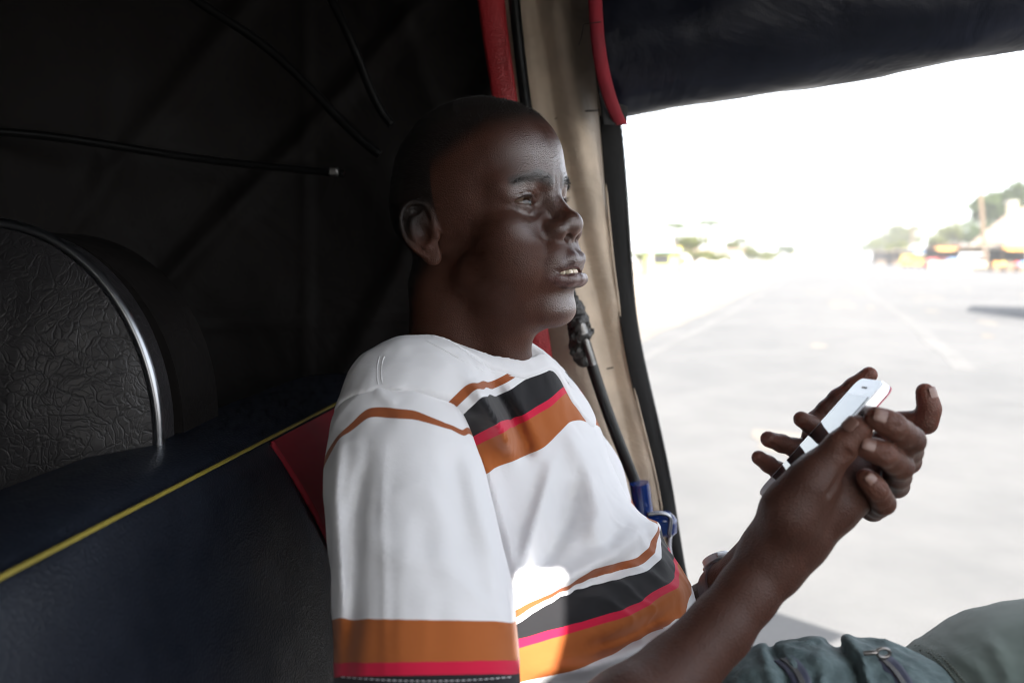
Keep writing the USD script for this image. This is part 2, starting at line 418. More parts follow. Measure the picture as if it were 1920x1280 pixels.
def head_tone(p):
    s = p.copy(); s[:, 1] = np.abs(s[:, 1])
    base = np.array([.058, .022, .0135])
    c = np.tile(base, (len(p), 1))
    def blend(c, col, w): return c * (1 - w[:, None]) + np.array(col) * w[:, None]
    sm = lambda x: np.clip(x, 0, 1) ** 2 * (3 - 2 * np.clip(x, 0, 1))
    # lips
    ul = chain(s, [(101.0, 0, -66.0, 7.6), (100.0, 7, -64.5, 8.0), (93, 18, -68.5, 6.2), (82.5, 29, -75.5, 2.8)])
    ll = chain(s, [(99.0, 0, -85.5, 8.8), (97.0, 9, -84.8, 8.2), (91, 19, -81.5, 6.0), (82.0, 29, -76.8, 2.8)])
    c = blend(c, (.058, .026, .023), sm(1 - (ul - .3) / 1.5))
    c = blend(c, (.075, .036, .032), sm(1 - (ll - .3) / 1.5))
    c = blend(c, (.09, .035, .03), sm(1 - (np.abs(p[:, 2] + 82) - 1) / 3) * sm(1 - (ll - .3) / 1.5) * .5)
    # brows, scalp, lids, inside the nostrils
    br = chain(s, [(96, 12, 14, 2.5), (92, 26, 19.5, 3.0), (78, 48, 15, 1.5)])
    c = blend(c, (.016, .011, .009), sm(1 - (br - 1) / 5) * .8)
    hairline = p[:, 2] - (74 - 0.50 * np.maximum(0, 60 - p[:, 0]) - .02 * s[:, 1])
    hairline = np.where(p[:, 0] < 5, np.maximum(hairline, 0.6 * (-20 - p[:, 0]) + .6 * (p[:, 2] + 25)), hairline)
    c = blend(c, (.010, .008, .007), sm(hairline / 26 + .45) * .92)
    q = s - EYE_C
    lidr = np.abs(np.linalg.norm(q, axis=1) - 13.2)
    c = blend(c, (.02, .011, .009), sm(1 - lidr / 2.0) * (q[:, 0] > 3) * sm(1 - np.abs(np.hypot(q[:, 1] - .5, q[:, 2] - .06 * q[:, 1] + 18.0) - 22.9) / 1.6))
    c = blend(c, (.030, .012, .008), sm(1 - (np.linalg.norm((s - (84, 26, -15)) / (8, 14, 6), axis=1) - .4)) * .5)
    return c

def head_oil(p):
    """Where the face shines: brow, nose, the tops of the cheeks, lips and chin."""
    s = p.copy(); s[:, 1] = np.abs(s[:, 1])
    o = np.zeros(len(p))
    for c, r in (((94, 0, 42), (40, 52, 40)), ((104, 0, -18), (20, 22, 34)), ((78, 34, -26), (24, 22, 18)), ((100, 0, -74), (22, 26, 18)), ((80, 0, -108), (20, 22, 16)), ((84, 30, 4), (18, 24, 14))):
        o = np.maximum(o, np.clip(1.4 - np.linalg.norm((s - c) / r, axis=1), 0, 1))
    return o

hm = surface(head, (-112, -96, -215), (124, 96, 134), 1.5)
hv = np.array(hm.vertices)
head_tones = head_tone(hv); head_oils = head_oil(hv)
head_mesh = trimesh.Trimesh(head_world(hv), hm.faces, process=False)

# ---- phone: its three seen corners fix its plane (58.6 x 123.8 x 7.6 mm)
PH_TL, PH_TR, PH_BL = P(1612, 708, .6417), P(1652, 723, .5831), P(1420, 922, .641)
PH_L = PH_TL - PH_BL; PH_L /= np.linalg.norm(PH_L)
PH_W = PH_TR - PH_TL; PH_W -= PH_L * (PH_W @ PH_L); PH_W /= np.linalg.norm(PH_W)
PH_N = np.cross(PH_W, PH_L)                       # out of the screen
PH_C = PH_BL + PH_L * .0619 + PH_W * .0293        # middle of the screen
def ph(x, y, z):
    return PH_C + PH_W * x + PH_L * y + PH_N * z

# ---- arms and hands: chains of joints (u, v, depth, radius in mm)
def J(*js): return [(*P(u, v, d), r / 1000.0) for u, v, d, r in js]
R_FORE = J((1060, 1460, .50, 42), (1180, 1345, .535, 31), (1268, 1264, .563, 25.5), (1350, 1176, .580, 22.5), (1402, 1110, .590, 21.5), (1443, 1056, .598, 22.0), (1480, 1012, .602, 23.5))
R_PALM = J((1446, 1052, .600, 21.5), (1502, 985, .603, 23), (1550, 937, .606, 23.5), (1585, 907, .612, 21.5))
R_HEEL = J((1452, 1020, .594, 19), (1480, 962, .584, 19.5), (1516, 910, .581, 17))
R_THUMB = J((1497, 938, .588, 16.5), (1539, 880, .583, 13.8), (1577, 838, .580, 11.3), (1609, 805, .578, 10.2))
R_BACK = J((1590, 905, .612, 21), (1612, 862, .622, 15))
R_FING = [J((1630, 702, .668, 6.6), (1572, 747, .674, 7.6), (1530, 790, .674, 8.2), (1520, 850, .665, 9.5), (1570, 900, .628, 12)),
          J((1503, 786, .648, 6.6), (1533, 803, .664, 7.8), (1560, 830, .675, 8.5), (1590, 870, .64, 11)),
          J((1441, 823, .650, 6.6), (1490, 839, .664, 7.6), (1530, 868, .672, 8.3), (1575, 895, .635, 11)),
          J((1423, 858, .651, 6.0), (1459, 882, .663, 7.0), (1500, 908, .668, 7.6), (1545, 925, .635, 10))]
L_FORE = J((1180, 1265, .87, 36), (1325, 1150, .815, 27), (1371, 1102, .785, 24.5), (1440, 1030, .735, 23), (1530, 950, .690, 25), (1620, 890, .668, 20))
L_FING = [J((1735, 735, .640, 7.2), (1743, 765, .638, 8.0), (1734, 791, .640, 8.8), (1690, 795, .652, 9.6), (1640, 850, .665, 12)),
          J((1642, 783, .571, 8.0), (1675, 797, .568, 8.6), (1708, 824, .585, 9.6), (1700, 862, .625, 10), (1650, 885, .662, 12)),
          J((1621, 837, .574, 7.7), (1656, 850, .571, 8.4), (1687, 873, .588, 9.4), (1678, 907, .628, 10), (1630, 905, .664, 12)),
          J((1624, 895, .580, 6.8), (1643, 916, .579, 7.6), (1655, 941, .592, 8.6), (1635, 953, .625, 9), (1595, 930, .660, 12))]

def phone_sd(p, pad=0.0):
    q = p - PH_C
    l = np.stack([q @ PH_W, q @ PH_L, q @ PH_N + .0038], 1)
    a = np.abs(l) - np.array([.0293, .0619, .0038])
    return np.linalg.norm(np.maximum(a, 0), axis=1) + np.minimum(a.max(1), 0) - pad

def right_arm(p):
    d = chain(p, R_FORE, .006)
    d = smin(d, chain(p, R_PALM, .01), .012)
    d = smin(d, chain(p, R_HEEL, .01), .012)
    d = smin(d, chain(p, R_BACK, .01), .010)
    d = smin(d, chain(p, R_THUMB, .004), .010)
        # crease between thumb and palm, creases over the thumb's knuckle and at the wrist
    d = smax(d, -chain(p, J((1552, 925, .568, .8), (1572, 903, .568, 1.2), (1597, 872, .570, 1.0))), .006)
    for o in (-5, 2, 8):
        d = smax(d, -cap(p, P(1562 + o, 838 - o, .567), P(1590 + o, 858 - o * .6, .570), .0003), .0035)
    for f in R_FING:
        d = smin(d, fleshy(p, f), .006)
    return smax(d, -phone_sd(p, .0002), .0015)

def fleshy(p, f):
    """A finger: tapering segments, fuller between the joints, a rounded tip."""
    d = chain(p, f, .004)
    for a, b in zip(f[:-1], f[1:]):
        m = (np.array(a[:3]) + np.array(b[:3])) / 2
        d = smin(d, np.linalg.norm(p - m, axis=1) - (a[3] + b[3]) * .5 * .97, .004)
    return d

def left_arm(p):
    d = chain(p, L_FORE, .008)
    for f in L_FING:
        g = fleshy(p, f)
        e = np.array(f[2][:3]); ax = np.array(f[1][:3]) - e; ax /= np.linalg.norm(ax)
        v = e / np.linalg.norm(e - np.array([0, 0, ZC]))
        d = smin(d, g, .004)
    for f in L_FING[1:]:                                             # creases over the end joints
        e, ax = np.array(f[1][:3]), np.array(f[0][:3]) - np.array(f[1][:3]); ax /= np.linalg.norm(ax)
        nb = np.array([-.25, -.8, .5]); nb -= ax * (nb @ ax); nb /= np.linalg.norm(nb); sd = np.cross(ax, nb)
        for o in (-.0022, .0004, .0030):
            c = e - ax * (o + .001) + nb * (f[1][3] + .0002)
            d = smax(d, -cap(p, c - sd * .004 - nb * .001, c + sd * .004 - nb * .001, .0003), .0022)
    return smax(d, -phone_sd(p, .0002), .0015)

def arm_mesh(fn, joints, h=.0014):
    a = np.array([j for c in joints for j in c])
    lo, hi = (a[:, :3] - a[:, 3:]).min(0) - .012, (a[:, :3] + a[:, 3:]).max(0) + .012
    return surface(fn, lo, hi, h)

# ---- nails: a curved plate on the back of a finger's end
def nail(f, face, w=.0095, l=.0105, back=-.0022, lift=.0001, r=None):
    tip, dip = np.array(f[0][:3]), np.array(f[1][:3])
    ax = tip - dip; ax /= np.linalg.norm(ax)
    n = np.asarray(face, float); n -= ax * (n @ ax); n /= np.linalg.norm(n)
    s = np.cross(ax, n)
    R = (f[0][3] if r is None else r) * 1.02 + lift
    U, V = np.meshgrid(np.linspace(-1, 1, 11), np.linspace(0, 1, 9), indexing='ij')
    width = np.where(V < .25, np.sqrt(np.clip(1 - ((.25 - V) / .25) ** 2 * .65, 0, 1)), np.where(V > .8, np.sqrt(np.clip(1 - ((V - .8) / .2) ** 2 * .5, 0, 1)), 1.0))
    ang = U * width * (w / 2) / R
    along = (V - .62) * l + back + f[0][3] * .25
    drop = np.where(along > 0, along ** 2 / (2 * R) * .9, 0)
    g = tip + along[..., None] * ax + ((R - drop) * np.cos(ang))[..., None] * n + (R * np.sin(ang))[..., None] * s
    m = sheet(g[:, ::-1], .0009)
    if m.volume < 0: m.invert()
    return m

def arm_tone(p, fing, palm_dir, nails=()):
    c = np.tile([.046, .0180, .0115], (len(p), 1))
    t = np.array([f[0][:3] for f in fing]); k = cKDTree(t)
    dist, _ = k.query(p)
    w = np.clip(1 - (dist - .006) / .030, 0, 1)[:, None] * .75
    return c * (1 - w) + np.array([.105, .042, .027]) * w

right_mesh = arm_mesh(right_arm, [R_FORE, R_PALM, R_HEEL, R_THUMB, R_BACK] + R_FING)
left_mesh = arm_mesh(left_arm, [L_FORE] + L_FING)
right_tone = arm_tone(np.array(right_mesh.vertices), R_FING + [R_THUMB[::-1]], None)
left_tone = arm_tone(np.array(left_mesh.vertices), L_FING, None)

def eyeball(side):
    """The ball with its iris and pupil as its own colours, and the corneal bulge."""
    m = trimesh.creation.icosphere(5, 1.0)
    v = np.array(m.vertices)
    gaze = np.array([1.0, .10 if side > 0 else -.02, -.08]); gaze /= np.linalg.norm(gaze)
    ang = np.degrees(np.arccos(np.clip(v @ gaze, -1, 1)))
    r = EYE_R + 1.0 * np.exp(-(ang / 24) ** 2)
    t = np.tile([.10, .068, .050], (len(v), 1))
    t[ang < 35] = (.012, .007, .005); t[ang < 32] = (.022, .011, .006); t[ang < 11] = (.004, .004, .004)
    c = EYE_C * (1, side, 1)
    return trimesh.Trimesh(head_world(v * r[:, None] + c), m.faces, process=False), t

def teeth_mesh():
    """The upper front teeth on their arch, one rounded crown each."""
    out = []
    w = [8.5, 6.8, 7.6, 7, 7]; a = 0
    for k, wd in enumerate(w):
        yc = a + wd / 2; a += wd
        for s in (-1, 1):
            x = 98.5 - .024 * yc * yc
            ang = -math.atan(2 * .024 * yc) * s
            m = rbox(6, wd - .7, 11, 1.5); m.apply_transform(trimesh.transformations.rotation_matrix(ang, [0, 0, 1]))
            m.apply_translation((x - 3, s * yc, -73.0 + .05 * k - (.6 if k == 0 else 0)))
            out.append(trimesh.Trimesh(head_world(m.vertices), m.faces, process=False))
    return out

def hairs(roots, dirs, length, r, seed):
    """Short tapering hairs, three-sided, bent a little."""
    g = np.random.default_rng(seed); n = len(roots)
    L = length * g.uniform(.7, 1.25, n)[:, None]
    d = dirs / np.linalg.norm(dirs, axis=1, keepdims=True)
    a = np.cross(d, g.normal(0, 1, (n, 3))); a /= np.linalg.norm(a, axis=1, keepdims=True); b = np.cross(d, a)
    V = np.stack([roots + a * r, roots + (-.5 * a + .87 * b) * r, roots + (-.5 * a - .87 * b) * r, roots + d * L], 1).reshape(-1, 3)
    k = np.arange(n)[:, None] * 4
    F = np.concatenate([k + [0, 1, 3], k + [1, 2, 3], k + [2, 0, 3]], 1).reshape(-1, 3)
    return trimesh.Trimesh(V, F, process=False)

_hn = np.array(trimesh.Trimesh(hv, hm.faces, process=False).vertex_normals)
def scalp_hair():
    g = np.random.default_rng(4)
    line = hv[:, 2] - (84 - .50 * np.maximum(0, 60 - hv[:, 0]) - .02 * np.abs(hv[:, 1])) + 5 * (meshkit.noise(hv * .12) - .5)
    line = np.where(hv[:, 0] < 5, np.maximum(line, .6 * (-22 - hv[:, 0]) + .6 * (hv[:, 2] + 20)), line)
    ok = np.nonzero((line > 0) & (hv[:, 2] > -60) & ~((np.abs(hv[:, 1]) > 66) & (hv[:, 2] < 22)))[0]
    i = g.choice(ok, min(16000, len(ok)), replace=False)
    d = _hn[i] + g.normal(0, .35, (len(i), 3))
    return hairs(head_world(hv[i] - _hn[i] * .2), d @ RH.T, .0024, .00022, 1)

def brow_hair():
    out = []; g = np.random.default_rng(6)
    t_ = cKDTree(hv)
    for s in (-1, 1):
        n = 170; q = g.uniform(0, 1, n)
        yy = 11 + q * 37; zz = 14.0 + 4.5 * np.sin(np.minimum(q * 1.5, 1.9)) - np.maximum(0, q - .62) * 11 + g.normal(0, 1, n) * (2.6 - 1.4 * q)
        pts = np.stack([np.full(n, 104.0) - .012 * yy * yy, s * yy, zz], 1)
        c = t_.query(pts)[1]
        # slide along x to the skin
        for _ in range(3):
            pts[:, 0] = hv[c][:, 0]; c = t_.query(pts)[1]
        nn = _hn[c]; d = np.stack([0 * q - .1, s * (1.0 * np.ones(n)), .55 - q * 1.1], 1) + g.normal(0, .2, (n, 3)) + nn * .35
        out.append(hairs(head_world(hv[c] + nn * .1), d @ RH.T, .0055, .00020, 7 + s))
    return out

def lashes():
    out = []
    for s in (-1, 1):
        y = np.linspace(-11, 11.5, 34); up = np.sqrt(np.clip(22.9 ** 2 - (y - .5) ** 2, 0, None)) - 18.0 + .06 * y
        x = np.sqrt(np.clip(14.3 ** 2 - y ** 2 - up ** 2, 1, None))
        r = (np.stack([EYE_C[0] + x, (EYE_C[1] + y), EYE_C[2] + up], 1)) * [1, s, 1]
        d = np.stack([np.ones(34), s * y * .04, .45 + 0 * y], 1)
        out.append(hairs(head_world(r), d @ RH.T, .0065, .00016, 11 + s))
    return out

# ---- shirt: torso, two sleeves and a collar, draped over the slouching body
def uvd(p):
    return 960 + FPX * p[:, 0] / p[:, 1], 485 - FPX * (p[:, 2] - ZC) / p[:, 1]

def poly_dist(u, v, pts):
    """Distance in the frame to a polyline, and how far along it (0 to 1)."""
    best = np.full(len(u), 1e9); at = np.zeros(len(u)); pts = np.asarray(pts, float)
    n = len(pts) - 1
    for i in range(n):
        a, b = pts[i], pts[i + 1]; ba = b - a
        h = np.clip(((u - a[0]) * ba[0] + (v - a[1]) * ba[1]) / (ba @ ba), 0, 1)
        e = np.hypot(u - a[0] - h * ba[0], v - a[1] - h * ba[1])
        w = e < best
        best = np.where(w, e, best); at = np.where(w, (i + h) / n, at)
    return best, at

def fold(p, pts, width, amp, taper=True, dmax=None):
    """A ridge (amp > 0) or a valley of the cloth, amp in mm, width in frame units, running through the given places."""
    u, v = uvd(p)
    e, t = poly_dist(u, v, pts)
    g = np.exp(-(e / width) ** 2) * amp / 1000.0
    if taper: g = g * np.clip(np.sin(np.pi * np.clip(t * .92 + .04, 0, 1)) * 1.6, 0, 1)
    if dmax is not None: g = g * np.clip((dmax - p[:, 1]) / .05, 0, 1)
    return g

T_FWD = np.array([.83, -.557, 0.0]); T_LEFT = np.array([.557, .83, 0.0])
def t_ell(p, c, rf, rl, rz, lean=0.0):
    """A section of the trunk: half extents forward, sideways and along the leaning axis."""
    up = np.array([0, 0, 1.0]) * math.cos(lean) - T_FWD * math.sin(lean)
    fw = T_FWD * math.cos(lean) + np.array([0, 0, 1.0]) * math.sin(lean)
    return ell(p, c, (rf, rl, rz), np.stack([fw, T_LEFT, up], 1))

SLEEVE = J((762, 750, .705, 40), (750, 812, .680, 50), (760, 915, .650, 57), (783, 1050, .615, 57.5), (800, 1170, .592, 57.0), (806, 1300, .568, 57.0), (808, 1345, .560, 57.0))
_a, _b, _c = P(690, 752, .655), P(880, 800, .690), P(608, 840, .725)
SEAM_N = np.cross(_b - _a, _c - _a); SEAM_N /= np.linalg.norm(SEAM_N); SEAM_N *= np.sign(SEAM_N[2])
def shoulder_sd(p):
    d = chain(p, [(*j[:3], j[3] + .0022) for j in SLEEVE[:3]], .03)
    d = smin(d, cap(p, P(800, 752, .705), P(752, 745, .70), .044, .042), .03)
    d = smin(d, cap(p, P(800, 752, .705), P(880, 800, .735), .044, .040), .03)
    return smax(d, -((p - _a) @ SEAM_N), .004)

def trunk_sd(p):
    d = t_ell(p, P(914, 826, .86), .080, .135, .122, .40)              # shoulders
    d = smin(d, t_ell(p, P(950, 900, .83), .092, .146, .15, .40), .04)     # chest
    d = smin(d, t_ell(p, P(978, 1085, .80), .112, .155, .11, .30), .03)   # belly
    d = smin(d, t_ell(p, P(1030, 1160, .775), .128, .158, .085, .22), .05)
    d = smin(d, t_ell(p, P(1080, 1340, .77), .13, .170, .12, .10), .05)
    d = smin(d, cap(p, P(868, 728, .84), P(775, 752, .71), .050, .044), .05)      # near shoulder
    d = smin(d, cap(p, P(930, 804, .90), P(1036, 808, .97), .045, .042), .05)      # far shoulder
    d = smin(d, shoulder_sd(p), .03)
    d = smin(d, cap(p, P(800, 745, .755), P(985, 722, .815), .036, .032), .03)        # cloth lying on the collar bones
    d = smin(d, cap(p, P(1200, 1330, .74), P(1384, 1263, .69), .050, .026), .012)       # the hem bunched on his lap
    # drape
    d = d - fold(p, [(880, 712), (915, 760), (945, 810), (960, 850)], 15, 13)
    d = d + fold(p, [(915, 705), (955, 770), (985, 830), (990, 860)], 15, 12)
    d = d - fold(p, [(1062, 800), (1105, 880), (1120, 960), (1112, 1030)], 22.1, 10.5)
    d = d - fold(p, [(1040, 860), (1010, 960), (978, 1060), (960, 1110)], 14.4, 10.5)
    d = d + fold(p, [(1075, 900), (1055, 990), (1010, 1075)], 20.4, 10.5)
    d = d - fold(p, [(1215, 980), (1150, 1040), (1060, 1085), (985, 1105)], 18.7, 10.5)
    d = d + fold(p, [(1190, 1050), (1120, 1085), (1050, 1120)], 18.7, 7.0)
    d = d - fold(p, [(1290, 1090), (1230, 1140), (1120, 1190)], 20.4, 7.0)
    d = d + fold(p, [(1250, 1150), (1180, 1195), (1090, 1225)], 15.3, 8.8)
    d = d - fold(p, [(1300, 1160), (1220, 1215), (1110, 1250), (1000, 1262)], 17.0, 12.2)
    d = d - fold(p, [(1230, 900), (1245, 960), (1222, 1010)], 15.3, 7.0)
    d = d - fold(p, [(905, 850), (930, 930), (955, 1010), (965, 1090)], 11.9, 7.0)
    q = p @ rot([0.2, 1, 0.3], 35).T
    rg = (1 - np.abs(2 * meshkit.noise(q * [34, 34, 11]) - 1)) ** 4
    d = d - rg * .0024 * np.clip((1.17 - p[:, 2]) / .12, .15, 1)
    return d + (meshkit.fbm(p * 22, 2) - .5) * .0035 + (meshkit.fbm(p * [60, 60, 26] + 3, 2) - .5) * .003

def torso_sd(p):
    return smax(trunk_sd(p), -neck_cut(p), .003)

def collar_sd(p):
    n = neck_cut(p)
    return smax(smax(trunk_sd(p) - .0024, n - .015, .0012), -(n + .0018), .0025)

def sleeve_sd(p):
    d = chain(p, SLEEVE, .03)
    d = d - fold(p, [(722, 840), (716, 960), (722, 1090), (722, 1270)], 7, 1.3)          # pressed edge down the sleeve
    d = d + fold(p, [(690, 840), (668, 960), (660, 1100), (652, 1260)], 17, 6)
    d = d - fold(p, [(640, 800), (628, 930), (640, 1060), (648, 1190)], 12, 5)
    d = d - fold(p, [(880, 850), (893, 930), (920, 1040), (940, 1180)], 20, 3)
    d = d + fold(p, [(840, 830), (856, 930), (880, 1060)], 26, 4)
    d = d - fold(p, [(700, 700), (716, 740), (745, 760)], 12, 3)
    d = d + fold(p, [(790, 940), (800, 1040), (830, 1120)], 26, 2.5)
    d = d - fold(p, [(650, 980), (740, 1040), (860, 1060)], 30, 2.5)
    d = d + (meshkit.fbm(p * [40, 40, 9], 2) - .5) * .0035 - (1 - np.abs(2 * meshkit.noise(p * [30, 30, 9] + 5) - 1)) ** 4 * .0012
    cut = (p - P(812, 1287, .568)) @ np.array([.05, -.10, 1.0]) / 1.006     # hem
    return smax(d, -cut, .004)

FSLEEVE = J((1044, 805, .97, 43), (1082, 900, .965, 50), (1120, 1030, .93, 54), (1200, 1150, .875, 52))
def fsleeve_sd(p):
    return chain(p, FSLEEVE, .03)

def neck_hole(p):
    q = head_local(p)
    return head_neck(q) / 1000.0

# neckline: how the opening runs round the neck, dipping to a point on the chest
def neck_cut(p):
    q = chain(p, [(*P(850, 590, .80), .060), (*P(878, 646, .82), .060), (*P(938, 652, .825), .041), (*P(1008, 672, .842), .018), (*P(1076, 776, .855), .011)], .02)
    return q

def bounds_of(js, pad):
    a = np.array(js); return (a[:, :3] - a[:, 3:]).min(0) - pad, (a[:, :3] + a[:, 3:]).max(0) + pad

SHH = .0030
torso_mesh = surface(lambda p: torso_sd(p), (-.22, .56, .76), (.27, 1.06, 1.32), SHH)
collar_mesh = surface(collar_sd, (-.19, .64, 1.08), (.12, 1.0, 1.30), .0022)
sleeve_mesh = surface(sleeve_sd, *bounds_of(SLEEVE, .02), .0028)
fsleeve_mesh = surface(fsleeve_sd, *bounds_of(FSLEEVE, .02), .004)

# ---- the print: places on the cloth where one colour gives way to the next, and the smooth field through them
def front(mesh):
    v, n = np.array(mesh.vertices), np.array(mesh.vertex_normals)
    eye = v - np.array([0, 0, ZC])
    ok = np.nonzero((n * eye).sum(1) < -.1 * np.linalg.norm(eye, axis=1))[0]
    return v[ok], proj(v[ok])

def on_surface(mesh, pts, lift=0.0, k=24, soft=0):
    v, uv = front(mesh) if not isinstance(mesh, tuple) else mesh
    t = cKDTree(uv); out = []
    for q in pts:
        d, i = t.query(q, k=k)
        near = v[i][:, 1].min()
        ok = v[i][:, 1] < near + .03
        out.append(np.average(v[i][ok][:, 1], weights=1 / (d[ok] + 2)) - lift)
    out = np.array(out)
    if soft: out = gaussian_filter1d(out, soft, mode='nearest')
    return np.array([P(q[0], q[1], d) for q, d in zip(pts, out)])

def z3(x, y): return (500 + x / 1.883, 600 + y / 1.883)
def dense(pts, n):
    pts = np.array([z3(*q) for q in pts], float)
    t = np.r_[0, np.cumsum(np.hypot(*np.diff(pts, axis=0).T))]
    x = np.linspace(0, t[-1], n)
    return np.stack([np.interp(x, t, pts[:, 0]), np.interp(x, t, pts[:, 1])], 1)

def print_field(mesh, rows, smoothing):
    fr = front(mesh); X, T = [], []
    for level, pts, n in rows:
        X.append(on_surface(fr, dense(pts, n))); T += [level] * n
    f = RBFInterpolator(np.vstack(X) * 10, np.array(T), kernel='thin_plate_spline', smoothing=smoothing, degree=1)
    return f(np.array(mesh.vertices) * 10)

TORSO_ROWS = [
    (0.0, [(620, 310), (705, 228), (800, 215), (880, 172)], 9), (0.1, [(650, 326), (735, 246), (815, 238), (905, 186)], 9),
    (0.2, [(676, 350), (770, 262), (835, 262), (915, 208)], 9),
    (0.5, [(738, 405), (850, 347), (890, 345), (1000, 277)], 9),
    (0.6, [(750, 438), (875, 378), (1006, 303)], 7),
    (1.0, [(800, 525), (980, 450), (1066, 362)], 7),
    (2.0, [(960, 985), (1085, 928), (1130, 885), (1320, 834), (1350, 798)], 9),
    (2.1, [(960, 1000), (1085, 944), (1140, 915), (1330, 860), (1362, 826)], 9),
    (2.2, [(880, 1075), (960, 1020), (1045, 966), (1100, 946), (1340, 886), (1384, 848)], 10),
    (2.5, [(890, 1121), (1040, 1085), (1300, 1010), (1440, 905)], 9),
    (2.6, [(900, 1156), (1050, 1110), (1300, 1036), (1456, 930)], 9),
    (3.0, [(905, 1275), (1100, 1230), (1250, 1160), (1440, 1058), (1490, 985)], 9),
    (3.75, [(1601, 1268), (1708, 1200), (1742, 1177)], 5), (4.05, [(1640, 1310), (1717, 1246), (1742, 1236)], 4), (3.3, [(1500, 1200), (1700, 1130)], 3),
    (1.5, [(850, 770), (1150, 600), (1230, 560)], 6)]
SLEEVE_ROWS = [
    (0.0, [(262, 398), (365, 303), (520, 318), (692, 388)], 9), (0.1, [(266, 412), (370, 340), (530, 352), (706, 402)], 9),
    (0.55, [(240, 720), (840, 735)], 6), (1.0, [(276, 1052), (880, 1062)], 8), (1.3, [(262, 1211), (886, 1200)], 8), (1.45, [(262, 1256), (890, 1246)], 8)]
torso_print = print_field(torso_mesh, TORSO_ROWS, .002)
sleeve_print = print_field(sleeve_mesh, SLEEVE_ROWS, .0005)
# the far sleeve wears the chest's upper band straight on
FAR_ROWS = [(0.0, [(1012, 248), (1050, 258)], 4), (0.2, [(1035, 272), (1100, 284)], 4), (0.5, [(1075, 335), (1130, 316)], 4), (0.6, [(1088, 352), (1136, 333)], 4), (1.0, [(1105, 395), (1172, 400)], 4), (1.6, [(1200, 520), (1235, 500)], 4), (2.0, [(1300, 640), (1340, 620)], 4)]
fsleeve_print = print_field(fsleeve_mesh, FAR_ROWS, .001)
collar_print = np.full(len(collar_mesh.vertices), -1.0)

WHITE, RUST, INK, PINK, AMBER = (.67, .67, .685), (.27, .075, .024), (.014, .014, .016), (.50, .010, .045), (.33, .095, .024)
def cloth(name, stops):
    lo, hi = -.5, 4.5
    ramp = []
    cols = []
    for t, c in stops:
        cols.append(((t - lo) / (hi - lo), c))
    mat(name, {'a': ('attribute', {'attribute': 'stripe'}), 'm': ('map_range', {'from_min': lo, 'from_max': hi, 'clamp': True}),
               'g': ('geometry', {}), 'w': ('noise_texture', {'scale': 3.0, 'detail': 3.0}), 'n2': ('noise_texture', {'scale': 900.0, 'detail': 2.0}), 'n3': ('noise_texture', {'scale': 70.0, 'detail': 3.0}),
               'mm': ('math', {'math_type': 'multiply_add', 'value2': .35}),
               'b': ('bump', {'strength': .35, 'distance': .0008}),
               'p': ('principled_bsdf', {'roughness': .9, 'specular_ior_level': .2, 'sheen_weight': .15, 'sheen_roughness': .5})} |
        {f'k{i}': ('math', {'math_type': 'greater_than', 'value2': t}) for i, (t, c) in enumerate(stops[1:])} |
        {f'x{i}': ('mix', {'color2': c} if i else {'color1': stops[0][1], 'color2': c}) for i, (t, c) in enumerate(stops[1:])},
        [('g.position', 'n2.vector'), ('g.position', 'n3.vector'), ('n2.fac', 'mm.value1'), ('n3.fac', 'mm.value3'), ('mm.value', 'b.height'), ('b.normal', 'p.normal')] +
        [('a.fac', f'k{i}.value1') for i in range(len(stops) - 1)] + [(f'k{i}.value', f'x{i}.fac') for i in range(len(stops) - 1)] +
        [(f'x{i}.color', f'x{i + 1}.color1') for i in range(len(stops) - 2)] + [(f'x{len(stops) - 2}.color', 'p.base_color')])
cloth('striped_jersey', [(-9, WHITE), (0, RUST), (.1, WHITE), (.2, INK), (.5, PINK), (.6, AMBER), (1.0, WHITE), (2.0, RUST), (2.1, WHITE), (2.2, INK), (2.5, PINK), (2.6, AMBER), (3.0, WHITE), (3.75, AMBER), (4.05, PINK), (4.15, INK)])
cloth('sleeve_jersey', [(-9, WHITE), (0, RUST), (.1, WHITE), (1.0, AMBER), (1.3, PINK), (1.45, INK)])

# ================================================================== materials of the cabin
def vinyl(name, col, rough, grain, gstr, wr=0.0, wscale=9.0, spec=.5):
    nodes = {'g': ('geometry', {}), 'v': ('voronoi_texture', {'scale': grain, 'randomness': 1.0}), 'n': ('noise_texture', {'scale': wscale, 'detail': 4.0, 'distortion': 1.2}),
             'd': ('noise_texture', {'scale': 14.0, 'detail': 6.0}),
             'r': ('rgb_ramp', {'ramp': [(.3, tuple(np.array(col) * .8)), (.7, tuple(np.array(col) * 1.25))]}),
             'rr': ('map_range', {'from_min': .3, 'from_max': .7, 'to_min': rough - .07, 'to_max': rough + .1}),
             'b': ('bump', {'strength': gstr, 'distance': .001}), 'b2': ('bump', {'strength': wr, 'distance': .02}),
             'p': ('principled_bsdf', {'specular_ior_level': spec})}
    mat(name, nodes, [('g.position', 'v.vector'), ('g.position', 'n.vector'), ('g.position', 'd.vector'), ('d.fac', 'r.fac'), ('r.color', 'p.base_color'), ('d.fac', 'rr.value'), ('rr.result', 'p.roughness'),
                      ('n.fac', 'b2.height'), ('v.distance', 'b.height'), ('b2.normal', 'b.normal'), ('b.normal', 'p.normal')])
vinyl('black_canvas', (.0062, .0050, .0045), .65, 500, .2, .25, spec=.14)
vinyl('black_vinyl', (.010, .0125, .019), .36, 420, .4, .10, spec=.24)
vinyl('curtain_vinyl', (.005, .0065, .013), .36, 600, .1, .28, 7.0, spec=.32)
vinyl('red_vinyl', (.30, .012, .016), .5, 420, .7)
vinyl('red_cloth', (.26, .010, .022), .75, 1200, .5)
vinyl('beige_vinyl', (.52, .42, .32), .6, 700, .3, .35, 12.0)
vinyl('yellow_piping', (.24, .19, .03), .45, 900, .2)
